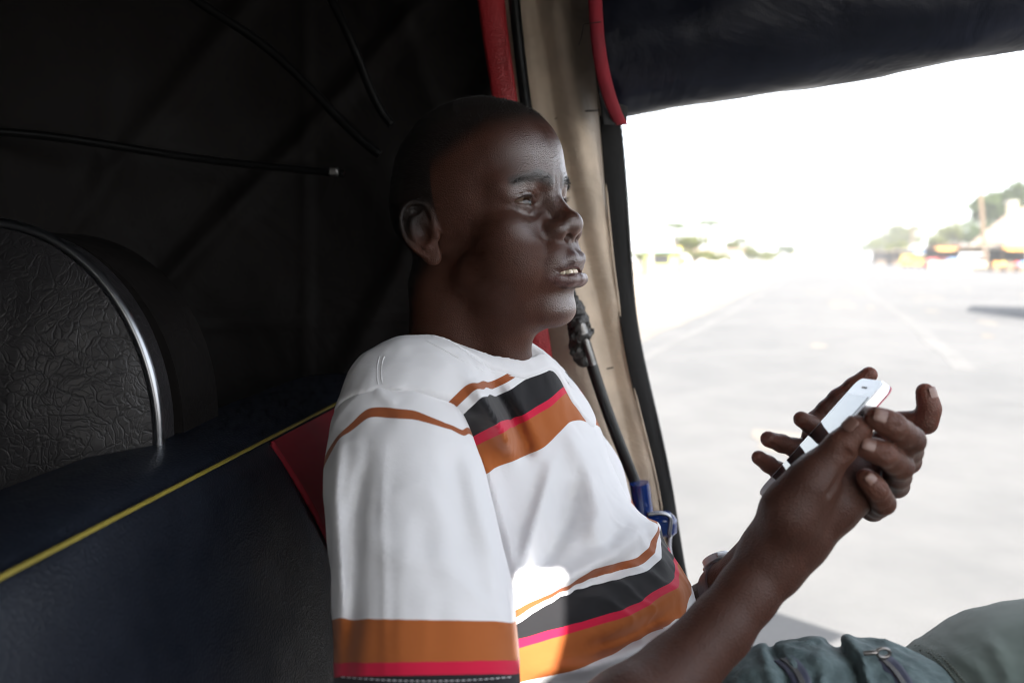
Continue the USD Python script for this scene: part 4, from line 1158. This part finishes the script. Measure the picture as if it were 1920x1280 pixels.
mat('bag_cloth', {'g': ('geometry', {}), 'n': ('noise_texture', {'scale': 55.0, 'detail': 6.0, 'roughness': .65}), 'n2': ('noise_texture', {'scale': 800.0}), 'n3': ('noise_texture', {'scale': 120.0, 'detail': 3.0, 'distortion': 1.0}),
    'r': ('rgb_ramp', {'ramp': [(.3, (.040, .062, .066)), (.55, (.068, .100, .105)), (.75, (.125, .165, .17))]}), 'ad': ('math', {'math_type': 'multiply_add', 'value2': .4}), 'b': ('bump', {'strength': .6, 'distance': .002}), 'p': ('principled_bsdf', {'roughness': .75, 'specular_ior_level': .3})},
    [('g.position', 'n.vector'), ('g.position', 'n2.vector'), ('g.position', 'n3.vector'), ('n.fac', 'r.fac'), ('r.color', 'p.base_color'), ('n2.fac', 'ad.value1'), ('n3.fac', 'ad.value3'), ('ad.value', 'b.height'), ('b.normal', 'p.normal')])
plain('zip_blue', (.035, .04, .065), .5, .2, 300)
SHELL = put('shell', bag_mesh, 'bag_cloth', BAG, True)
bf = front(bag_mesh)
for pts in ([(1466, 1232), (1484, 1246), (1497, 1264), (1506, 1290)], [(1652, 1232), (1672, 1250), (1690, 1275), (1700, 1295)]):
    c = on_surface(bf, spline(np.array(pts, float), 30), .0015, 40, 5)
    G = np.array([[q + np.array([.0065 * t, -.0012 * (1 - t * t), .002 * t]) for t in np.linspace(-1, 1, 7)] for q in c])
    z = put('zip', sheet(G, .001), 'zip_blue', BAG, True)
    tt = []
    for q in spline(c, 44):
        m = rbox(.0042, .0016, .0009, .0003); m.apply_translation(q + [0, -.0019, 0]); tt.append(m)
    put('zip_teeth', cat(*tt), 'zip_teeth', z, False, kind='stuff')
c = on_surface(bf, [(1655, 1232)], .004)[0]
put('zip_pull', cat(tube([c + [.0048 * math.cos(t), -.001, .004 + .0032 * math.sin(t)] for t in np.linspace(0, 2 * np.pi, 24, endpoint=False)], .0013, 8, closed=True), tube([c + [-.014, 0, .003], c + [-.005, -.002, .005]], .0018, 8)), 'worn_steel', BAG, True)

# ================================================================== the street outside
def G(u, v, z=0.0):
    d = (ZC - z) * FPX / (v - 485.0)
    return np.array([(u - 960) / FPX * d, d, z])
RD = np.array([.365, .931, 0.0]); RD /= np.linalg.norm(RD); RN = np.array([RD[1], -RD[0], 0.0])
def rd(s, o, z=0.0): return RD * s + RN * o + np.array([0, 0, z])

def ground_mat(name, a, b, scale, rough=.9, bump=.4, spots=None):
    mat(name, {'g': ('geometry', {}), 'n': ('noise_texture', {'scale': scale, 'detail': 7.0, 'roughness': .65}), 'n2': ('noise_texture', {'scale': scale * .12, 'detail': 3.0}), 'n3': ('noise_texture', {'scale': 60.0, 'detail': 4.0}),
               'ad': ('math', {'math_type': 'add'}), 'r': ('rgb_ramp', {'ramp': [(.35, a), (.65, b)]}), 'hf': ('math', {'math_type': 'multiply', 'value2': .5}), 'b': ('bump', {'strength': bump, 'distance': .01}), 'p': ('principled_bsdf', {'roughness': rough, 'specular_ior_level': .3})},
        [('g.position', 'n.vector'), ('g.position', 'n2.vector'), ('g.position', 'n3.vector'), ('n.fac', 'ad.value1'), ('n2.fac', 'ad.value2'), ('ad.value', 'hf.value1'), ('hf.value', 'r.fac'), ('r.color', 'p.base_color'), ('n3.fac', 'b.height'), ('b.normal', 'p.normal')])
ground_mat('dirt', (.15, .125, .10), (.23, .195, .155), 1.2)
ground_mat('asphalt', (.078, .078, .078), (.112, .110, .107), 1.6)
ground_mat('dust', (.115, .105, .092), (.165, .148, .125), 2.2)
ground_mat('faded_line', (.092, .091, .089), (.124, .121, .117), 5.0)
plain('concrete', (.40, .37, .33), .85, .2, 3, .3, 30, .01)
plain('plaster_white', (.62, .60, .55), .85, .12, 1.5)
plain('plaster_cream', (.55, .46, .33), .85, .12, 1.5)
plain('roof_iron', (.30, .20, .15), .6, .3, 2)
plain('iron_blue', (.16, .26, .40), .5, .15, 2)
plain('wood', (.16, .11, .07), .8, .3, 6)
plain('dark_inside', (.03, .03, .03), .9)
plain('sign_blue', (.20, .42, .62), .5, .05, 1)
plain('sign_yellow', (.62, .50, .10), .6, .1, 1)
for nm, a, b in (('leaf_green', (.06, .09, .018), (.11, .14, .03)), ('leaf_yellow', (.11, .125, .022), (.18, .18, .04))):
    mat(nm, {'g': ('geometry', {}), 'r': ('rgb_ramp', {'ramp': [(0, a), (1, b)]}), 'p': ('principled_bsdf', {'roughness': .55}), 't': ('translucent_bsdf', {}), 'm': ('mix_closure', {'fac': .45})},
        [('g.random_per_island', 'r.fac'), ('r.color', 'p.base_color'), ('r.color', 't.color'), ('p.BSDF', 'm.closure1'), ('t.BSDF', 'm.closure2')], 'm.closure')
plain('kiosk_paint', (.46, .50, .16), .8, .1, 2)
plain('bark', (.14, .10, .07), .9, .3, 8)
plain('car_white', (.7, .7, .7), .25, .04, 1, coat_weight=.6)
plain('car_blue', (.10, .20, .38), .25, .04, 1, coat_weight=.6)
plain('car_red', (.45, .03, .02), .25, .04, 1, coat_weight=.6)
plain('car_yellow', (.6, .42, .08), .35, .04, 1)
plain('tyre', (.02, .02, .02), .8)
plain('window_dark', (.02, .025, .03), .1, .05, 1)
plain('cloth_orange', (.55, .26, .06), .85, .2, 3)
plain('cloth_blue', (.10, .22, .40), .85, .2, 3)

def sheet_poly(pts, z, th=.02):
    m = trimesh.creation.extrude_polygon(Polygon([(p[0], p[1]) for p in pts]), th); m.apply_translation((0, 0, z - th)); return m
tag(put('ground', bx((-500, -120, -.30), (900, 1800, -.012)), 'dirt', smooth=False), 'pale dusty ground on both sides of the road', 'ground', kind='structure')
ed = lambda s, o, k: rd(s, o + .05 * math.sin(s * .33 + k) + .04 * math.sin(s * 1.9 + k * 2))
ss = np.r_[np.linspace(-40, 120, 110), 400, 1500]
road = [ed(s, -2.85, 0) for s in ss] + [ed(s, 20.0, 3) for s in ss[::-1]]
tag(put('road', sheet_poly(road, 0.0), 'asphalt', smooth=False), 'wide grey asphalt road running away to the horizon', 'road', kind='structure')
tag(put('lane_marking', sheet_poly([ed(s, 1.55, 1) * [1, 1, 0] for s in np.linspace(11, 120, 60)] + [ed(s, 1.80, 1.2) for s in np.linspace(120, 11, 60)], .004), 'faded_line', smooth=False), 'worn pale line along the middle of the road', 'lane marking', kind='structure')
tag(put('edge_line', sheet_poly([ed(s, -2.30, 1) * [1, 1, 0] for s in np.linspace(4, 120, 60)] + [ed(s, -2.14, 1.2) for s in np.linspace(120, 4, 60)], .004), 'faded_line', smooth=False), 'faded pale line along the left edge of the road', 'edge line', kind='structure')
tag(put('verge', sheet_poly([ed(s, -3.6, 4) for s in np.linspace(2, 130, 80)] + [ed(s, -2.75, 7) for s in np.linspace(130, 2, 80)], .006), 'dust', smooth=False), 'strip of blown dust along the left edge of the road', 'road verge', kind='structure')
rng = np.random.default_rng(5)
dp = []
for k in range(46):
    s, o = rng.uniform(6, 40), rng.uniform(-2.4, 9); a, b = rng.uniform(.2, .9), rng.uniform(.1, .35)
    t = np.linspace(0, 2 * np.pi, 17)[:-1]; rr_ = 1 + .3 * np.sin(2 * t + k) + .2 * np.sin(5 * t + 2 * k)
    dp.append(sheet_poly([rd(s, o) + RD * a * rr_[i] * math.cos(t[i]) + RN * b * rr_[i] * math.sin(t[i]) for i in range(16)], .003 + .00004 * k, .002))
tag(put('dust_patches', cat(*dp), 'dust', smooth=False), 'pale patches of dust lying on the asphalt', 'dust', kind='stuff')

def leaf_crown(c, r, n, size, seed, lobes=9):
    """Leaf clumps spread through uneven lobes, with gaps between."""
    g = np.random.default_rng(seed)
    L = [(np.array(c) + g.normal(0, .42, 3) * r * [1, 1, .8], g.uniform(.35, .6)) for _ in range(lobes)]
    V, F = [], []
    for i in range(n):
        lc, lr = L[g.integers(lobes)]
        d = g.normal(0, 1, 3); d /= np.linalg.norm(d)
        p = lc + d * lr * np.array(r) * g.uniform(.55, 1.0)
        a = g.normal(0, 1, 3); a /= np.linalg.norm(a); b = np.cross(a, g.normal(0, 1, 3)); b /= np.linalg.norm(b); s = size * g.uniform(.6, 1.3)
        k = len(V); V += [p - a * s, p + b * s * .45, p + a * s, p - b * s * .45]; F += [[k, k + 1, k + 2], [k, k + 2, k + 3]]
    return trimesh.Trimesh(np.array(V), np.array(F), process=False)

def tree(base, h, r, label, seed, leaf='leaf_green', group=None, name='tree', cat_='tree', n=900):
    g = np.random.default_rng(seed); base = np.asarray(base, float)
    t = thing(name, label, cat_, base, group)
    tr = h * .035 + .05
    top = base + [g.normal(0, .04 * h), g.normal(0, .04 * h), h * .72]
    tk = [tube(spline([base - [0, 0, .2], base + [.02 * h, 0, h * .3], top], 10), np.linspace(tr, tr * .35, 10), 7)]
    for k in range(6):
        a = base + (top - base) * g.uniform(.45, .95); ang = g.uniform(0, 6.28)
        tk.append(tube([a, a + [math.cos(ang) * r * .3, math.sin(ang) * r * .3, h * .08], a + [math.cos(ang) * r * .62, math.sin(ang) * r * .62, h * .17]], [tr * .4, tr * .28, tr * .1], 5))
    put('trunk', cat(*tk), 'bark', t, False)
    put('crown', leaf_crown(base + [0, 0, h * .72], np.array([r, r, h * .3]), n, r * .13, seed + 1), leaf, t, False)
    return t

def palm(base, h, label, seed):
    g = np.random.default_rng(seed); base = np.asarray(base, float); t = thing('palm_tree', label, 'palm', base)
    lean = np.array([g.normal(0, .05), g.normal(0, .05), 0]) * h
    put('trunk', tube(spline([base - [0, 0, .2], base + lean * .4 + [0, 0, h * .5], base + lean + [0, 0, h]], 10), np.linspace(.22, .12, 10), 7), 'bark', t, False)
    fr_ = []
    for k in range(13):
        a = k * 2.4; u_ = np.array([math.cos(a), math.sin(a), 0]); L_ = h * .32
        top = base + lean + [0, 0, h]
        pts = [top + u_ * L_ * q + np.array([0, 0, L_ * (.45 * q - .75 * q * q) * g.uniform(.7, 1.3)]) for q in np.linspace(0, 1, 7)]
        s_ = np.cross(u_, [0, 0, 1])
        gr = np.array([[q + s_ * w * L_ * .16 * math.sin(min(1, i / 5 + .15) * 2.4) - np.array([0, 0, abs(w) * L_ * .08]) for w in (-1, 0, 1)] for i, q in enumerate(pts)])
        fr_.append(sheet(gr, .02))
    put('crown', cat(*fr_), 'leaf_green', t, False)

def pole(base, h, lean, label, arms=1):
    base = np.asarray(base, float); t = thing('utility_pole', label, 'utility pole', base)
    top = base + [lean * h, 0, h]
    put('post', tube([base - [0, 0, .3], (base + top) / 2, top], [.24, .21, .17], 10), 'wood', t, True)
    for k in range(arms):
        c = base + (top - base) * (.95 - .07 * k)
        put('crossarm', bar(c - [.9, 0, 0], c + [.9, 0, 0], .09, .1), 'wood', t)
        for x in (-.8, -.3, .3, .8): put('insulator', tube([c + [x, 0, .05], c + [x, 0, .2]], .04, 6), 'plaster_white', t, False)

def stall(base, w, dep, h, label, roofm, goods, seed, awning=None):
    """An open market stall: four posts, a sloping iron roof, back boards and a counter."""
    g = np.random.default_rng(seed); base = np.asarray(base, float); t = thing('market_stall', label, 'stall', base)
    for sx in (-1, 1):
        for sy in (-1, 1):
            p = base + [sx * w / 2, sy * dep / 2, 0]
            put('post', bar(p, p + [0, 0, h + (.25 if sy < 0 else -.1)], .09, .09), 'wood', t)
    r_ = trimesh.creation.box((w + .8, dep + 1.0, .06)); r_.apply_transform(trimesh.transformations.rotation_matrix(-.16, [1, 0, 0])); r_.apply_translation(base + [0, 0, h + .12]); put('roof', r_, roofm, t)
    put('back_wall', bx(base + [-w / 2, dep / 2 - .05, 0], base + [w / 2, dep / 2, h - .2]), 'dark_inside', t)
    put('counter', bx(base + [-w / 2, -dep / 2 - .3, 0], base + [w / 2, -dep / 2 - .05, .85]), 'wood', t)
    if awning:
        a = trimesh.creation.box((w + .6, 1.3, .04)); a.apply_transform(trimesh.transformations.rotation_matrix(.35, [1, 0, 0])); a.apply_translation(base + [0, -dep / 2 - .9, h - .15]); put('awning', a, awning, t)

def car(base, yaw, label, paint, van=False, tall=1.0):
    base = np.asarray(base, float); t = thing('parked_van' if van else 'parked_car', label, 'van' if van else 'car', base)
    T = trimesh.transformations.rotation_matrix(yaw, [0, 0, 1]); T[:3, 3] = base
    L_, W_ = 4.4, 1.75
    T = T @ np.diag([1, 1, tall, 1.0])
    prof = [(-2.2, .35), (-2.22, .8), (-2.1, 1.0), (-1.9, 1.9), (-1.7, 2.0), (1.2, 2.0), (1.75, 1.15), (2.15, .95), (2.22, .4)] if van else [(-2.2, .35), (-2.2, .85), (-1.6, .98), (-1.1, 1.42), (.35, 1.45), (1.0, .98), (2.05, .82), (2.2, .4)]
    m = trimesh.creation.extrude_polygon(Polygon(prof), W_); m.apply_transform(trimesh.transformations.rotation_matrix(math.pi / 2, [1, 0, 0])); m.apply_translation((0, W_ / 2, 0)); m.apply_transform(T)
    put('body', m, paint, t)
    wp = [(-1.6, 1.15), (-1.55, 1.8), (1.1, 1.8), (1.5, 1.15)] if van else [(-1.3, 1.0), (-.98, 1.36), (.28, 1.38), (.75, 1.0)]
    for s in (-1, 1):
        m = trimesh.creation.extrude_polygon(Polygon(wp), .02); m.apply_transform(trimesh.transformations.rotation_matrix(math.pi / 2, [1, 0, 0])); m.apply_translation((0, s * (W_ / 2 + .006) + .01, 0)); m.apply_transform(T); put('window', m, 'window_dark', t)
        for x in (-1.35, 1.4):
            m = trimesh.creation.cylinder(.32, .2, sections=18); m.apply_transform(trimesh.transformations.rotation_matrix(math.pi / 2, [1, 0, 0])); m.apply_translation((x, s * (W_ / 2 - .06), .32)); m.apply_transform(T); put('wheel', m, 'tyre', t)

def far(u, d): return np.array([(u - 960) / FPX * d, d, -.012])

# right of the road
def gable_house(base, w, dep, h, rise, label, wallm, roofm):
    base = np.asarray(base, float); t = thing('house', label, 'house', base)
    put('wall', bx(base + [-w / 2, -dep / 2, 0], base + [w / 2, dep / 2, h]), wallm, t)
    gab = trimesh.creation.extrude_polygon(Polygon([(-w / 2, 0), (w / 2, 0), (0, rise)]), dep - .01); gab.apply_transform(trimesh.transformations.rotation_matrix(math.pi / 2, [1, 0, 0])); gab.apply_translation(base + [0, dep / 2 - .005, h]); put('gable', gab, wallm, t)
    for s in (-1, 1):
        a, b = base + [s * (w / 2 + .7), 0, h - .45 * rise / (w / 2) * 1.5], base + [0, 0, h + rise + .08]
        put('roof_slope', bar(a, b, dep + 1.2, .16), roofm, t)
    put('door', bx(base + [-.6, -dep / 2 - .05, 0], base + [.6, -dep / 2 + .02, 2.2]), 'dark_inside', t)
    for x in (-w * .3, w * .3): put('window', bx(base + [x - .7, -dep / 2 - .04, 1.2], base + [x + .7, -dep / 2 + .02, 2.4]), 'window_dark', t)
gable_house(far(1945, 112), 11, 9, 4.2, 4.4, 'white house with steep brown gable roof behind the stalls', 'plaster_white', 'roof_iron')
tree(far(1928, 126), 13.5, 6.0, 'tall dark tree rising behind the gabled house', 3, n=1500)
tree(far(1868, 140), 9.0, 4.0, 'smaller green tree left of the gable', 8)
t = thing('pillar', 'plain cream masonry pillar standing before the tall tree', 'pillar', far(1897, 106)); put('shaft', bx(far(1897, 106) + [-.45, -.45, 0], far(1897, 106) + [.45, .45, 8.7], .04), 'plaster_cream', t); put('capstone', bx(far(1897, 106) + [-.6, -.6, 8.7], far(1897, 106) + [.6, .6, 9.0], .04), 'concrete', t)
stall(far(1850, 104), 6.0, 3.0, 2.7, 'stall with pale iron roof beside the utility pole', 'plaster_cream', None, 1)
stall(far(1788, 118), 7.0, 3.0, 2.9, 'long dark open stall with orange edged roof', 'roof_iron', None, 2, 'cloth_orange')
stall(far(1902, 88), 4.2, 2.6, 2.6, 'fruit stall with orange awning at the edge of view', 'plaster_white', None, 4, 'cloth_orange')
stall(far(1735, 150), 6.0, 3.0, 2.7, 'far stall with blue awning before the yellow trees', 'iron_blue', None, 6, 'cloth_blue')
for k, (u, d, m_, w) in enumerate(((1868, 84, 'cloth_orange', .5), (1881, 84, 'car_yellow', .45), (1893, 83, 'wood', .5), (1908, 83, 'car_red', .5), (1918, 82, 'cloth_blue', .55))):
    names = ('orange heaped crate left end of the fruit stall', 'yellow heaped crate second from left at the fruit stall', 'dark wooden crate in the middle before the fruit stall', 'red crate right of the wooden crate', 'blue crate at the right end of the fruit stall')
    b = far(u, d); t = thing('crate', names[k], 'crate', b, 'crates before the fruit stall')
    put('box', bx(b + [-w, -.35, .0], b + [w, .35, .62], .03), 'wood', t)
    hp = trimesh.creation.icosphere(2, 1.0); hv_ = np.array(hp.vertices) * [w * .92, .32, .38] * (1 + .12 * np.sin(np.array(hp.vertices) * 9).sum(1))[:, None]; hp = trimesh.Trimesh(hv_ + b + [0, 0, .62], hp.faces, process=False); put('heap', hp, m_, t, True)
car(far(1803, 100), .2, 'pale blue car parked in front of the dark open stall', 'car_blue')
car(far(1762, 112), .25, 'red car parked left of the pale blue car', 'car_red')
car(far(1834, 96), .3, 'white van parked beside the utility pole', 'car_white', True)
car(np.array([13.45, 18.0, 0]), math.radians(57), 'tall blue van standing on the road at the right edge of view', 'car_blue', True, 1.7)
car(far(1716, 128), .2, 'cream yellow van parked near the far stall', 'car_yellow', True)
for k, (u, s, w) in enumerate(((1815, 92, 9), )):
    b = far(u, s); t = thing('low_wall', 'low pale wall along the far side of the road', 'wall', b)
    put('wall_body', bx(b + [-w / 2, -.12, 0], b + [w / 2, .12, .95]), 'plaster_cream', t); put('coping', bx(b + [-w / 2 - .05, -.17, .952], b + [w / 2 + .05, .17, 1.06]), 'concrete', t)
pole(far(1850, 95), 15.5, -.085, 'tall leaning utility pole right of the road', 1)
pole(far(1712, 190), 12.0, -.03, 'distant thin utility pole over the yellow trees', 1)
for k, (u, d, h, r, lab, lf) in enumerate(((1800, 160, 9, 3.0, 'slim yellow green tree above the dark stall', 'leaf_yellow'), (1770, 175, 8, 3.0, 'rounded yellow tree between the two stalls', 'leaf_yellow'), (1832, 150, 8.5, 2.6, 'narrow tree right beside the utility pole', 'leaf_green'),
        (1700, 230, 11, 5, 'pale spreading tree above the cream van', 'leaf_yellow'), (1672, 260, 12, 6, 'hazy tree cluster left of the cream van', 'leaf_yellow'), (1652, 300, 10, 5, 'small far tree nearest the right road edge', 'leaf_green'))):
    tree(far(u, d), h, r, lab, 20 + k, lf)

for k, (u, d, h, r, lab, lf) in enumerate(((1752, 132, 5.5, 2.2, 'low yellow bush between the far stall and the red car', 'leaf_yellow'), (1686, 170, 6.0, 2.6, 'rounded yellow bush left of the far stall', 'leaf_yellow'), (1640, 240, 7.0, 3.2, 'far pale bush by the right road edge', 'leaf_yellow'), (1622, 330, 9.0, 4.5, 'farthest pale tree right of the vanishing road', 'leaf_green'))):
    tree(far(u, d), h, r, lab, 90 + k, lf, n=500)
stall(far(1700, 165), 7.0, 3.0, 2.8, 'far pale roofed stall left of the blue awning', 'plaster_cream', None, 9)
stall(far(1668, 210), 8.0, 3.0, 3.0, 'farthest stall with rusty roof beside the road', 'roof_iron', None, 10)
# left of the road
for k, (u, d, h, r, lab) in enumerate(((1206, 74, 2.2, 1.6, 'low yellow bush left of the kiosk'), (1272, 84, 2.0, 1.7, 'low yellow bush just right of the kiosk'), (1306, 92, 2.4, 1.8, 'yellow bush under the bushy tree'), (1346, 104, 2.4, 2.0, 'yellow bush right of the taller palm'), (1452, 180, 3.4, 2.4, 'small far bush before the farthest left bush'))):
    tree(far(u, d), h, r, lab, 120 + k, 'leaf_yellow', name='bush', cat_='bush', n=400)
b = far(1222, 62); t = thing('billboard', 'high light blue billboard on a steel post at left', 'billboard', b)
put('post', tube([b, b + [0, 0, 6.0]], .11, 10), 'concrete', t, True); put('panel', bx(b + [-.95, -.06, 6.1], b + [.95, .06, 6.75], .02), 'sign_blue', t); put('frame', bx(b + [-1.0, -.02, 6.04], b + [1.0, .02, 6.10]), 'dark_steel', t)
b = far(1238, 70); t = thing('kiosk', 'small green and yellow kiosk left of the road', 'kiosk', b)
put('wall', bx(b + [-1.3, -1.0, 0], b + [1.3, 1.0, 2.0]), 'kiosk_paint', t); put('roof', bx(b + [-1.6, -1.5, 2.0], b + [1.6, 1.3, 2.1]), 'sign_blue', t); put('hatch', bx(b + [-.8, -1.03, .9], b + [.6, -.98, 1.7]), 'dark_inside', t); put('pillar', bx(b + [1.32, -1.2, 0], b + [1.6, -.9, 2.4]), 'sign_yellow', t)
palm(far(1266, 96), 5.6, 'small palm above the kiosk roof', 31)
palm(far(1326, 110), 6.6, 'taller palm in the middle of the left trees', 32)
for k, (u, d, h, r, lab, lf) in enumerate(((1296, 100, 5.0, 2.2, 'bushy yellow green tree right of the kiosk', 'leaf_yellow'), (1378, 130, 5.0, 1.8, 'thin sparse tree between the palm and bushes', 'leaf_yellow'), (1398, 140, 3.6, 2.2, 'rounded bush left of the road, larger of two', 'leaf_yellow'), (1426, 150, 2.6, 1.9, 'low round bush nearest the left road edge', 'leaf_yellow'), (1473, 210, 5.0, 2.5, 'far bush close to where the road vanishes', 'leaf_green'))):
    tree(far(u, d), h, r, lab, 50 + k, lf)
for k, (u, d, w, h, lab, m_) in enumerate(((1330, 125, 9, 2.6, 'long pale shed behind the left palms', 'plaster_white'), (1520, 420, 22, 4.5, 'low far building left of the vanishing road', 'plaster_cream'), (1590, 430, 20, 5.5, 'low far building right of the vanishing road', 'plaster_white'))):
    b = far(u, d); t = thing('shed' if k == 0 else 'far_building', lab, 'building', b)
    put('wall', bx(b + [-w / 2, -2, 0], b + [w / 2, 2, h]), m_, t); put('roof', bx(b + [-w / 2 - .4, -2.5, h], b + [w / 2 + .4, 2.5, h + .25]), 'roof_iron', t)
    for x in (-.3, 0, .3): put('window', bx(b + [w * x - .5, -2.04, .9], b + [w * x + .5, -1.98, 1.9]), 'window_dark', t)

# dusty air over the road
HZ = bx((-520, -130, -1.3), (920, 1820, 24.0))
M['haze'] = usdkit.material(stage, '/World/Looks/haze', {'v': ('principled_volume', {'color': (.95, .94, .92), 'density': .0010, 'anisotropy': .35})}, [], volume='v.volume')
tag(put('haze', HZ, 'haze', smooth=False), 'pale dusty haze hanging over the whole road', 'haze', kind='stuff')
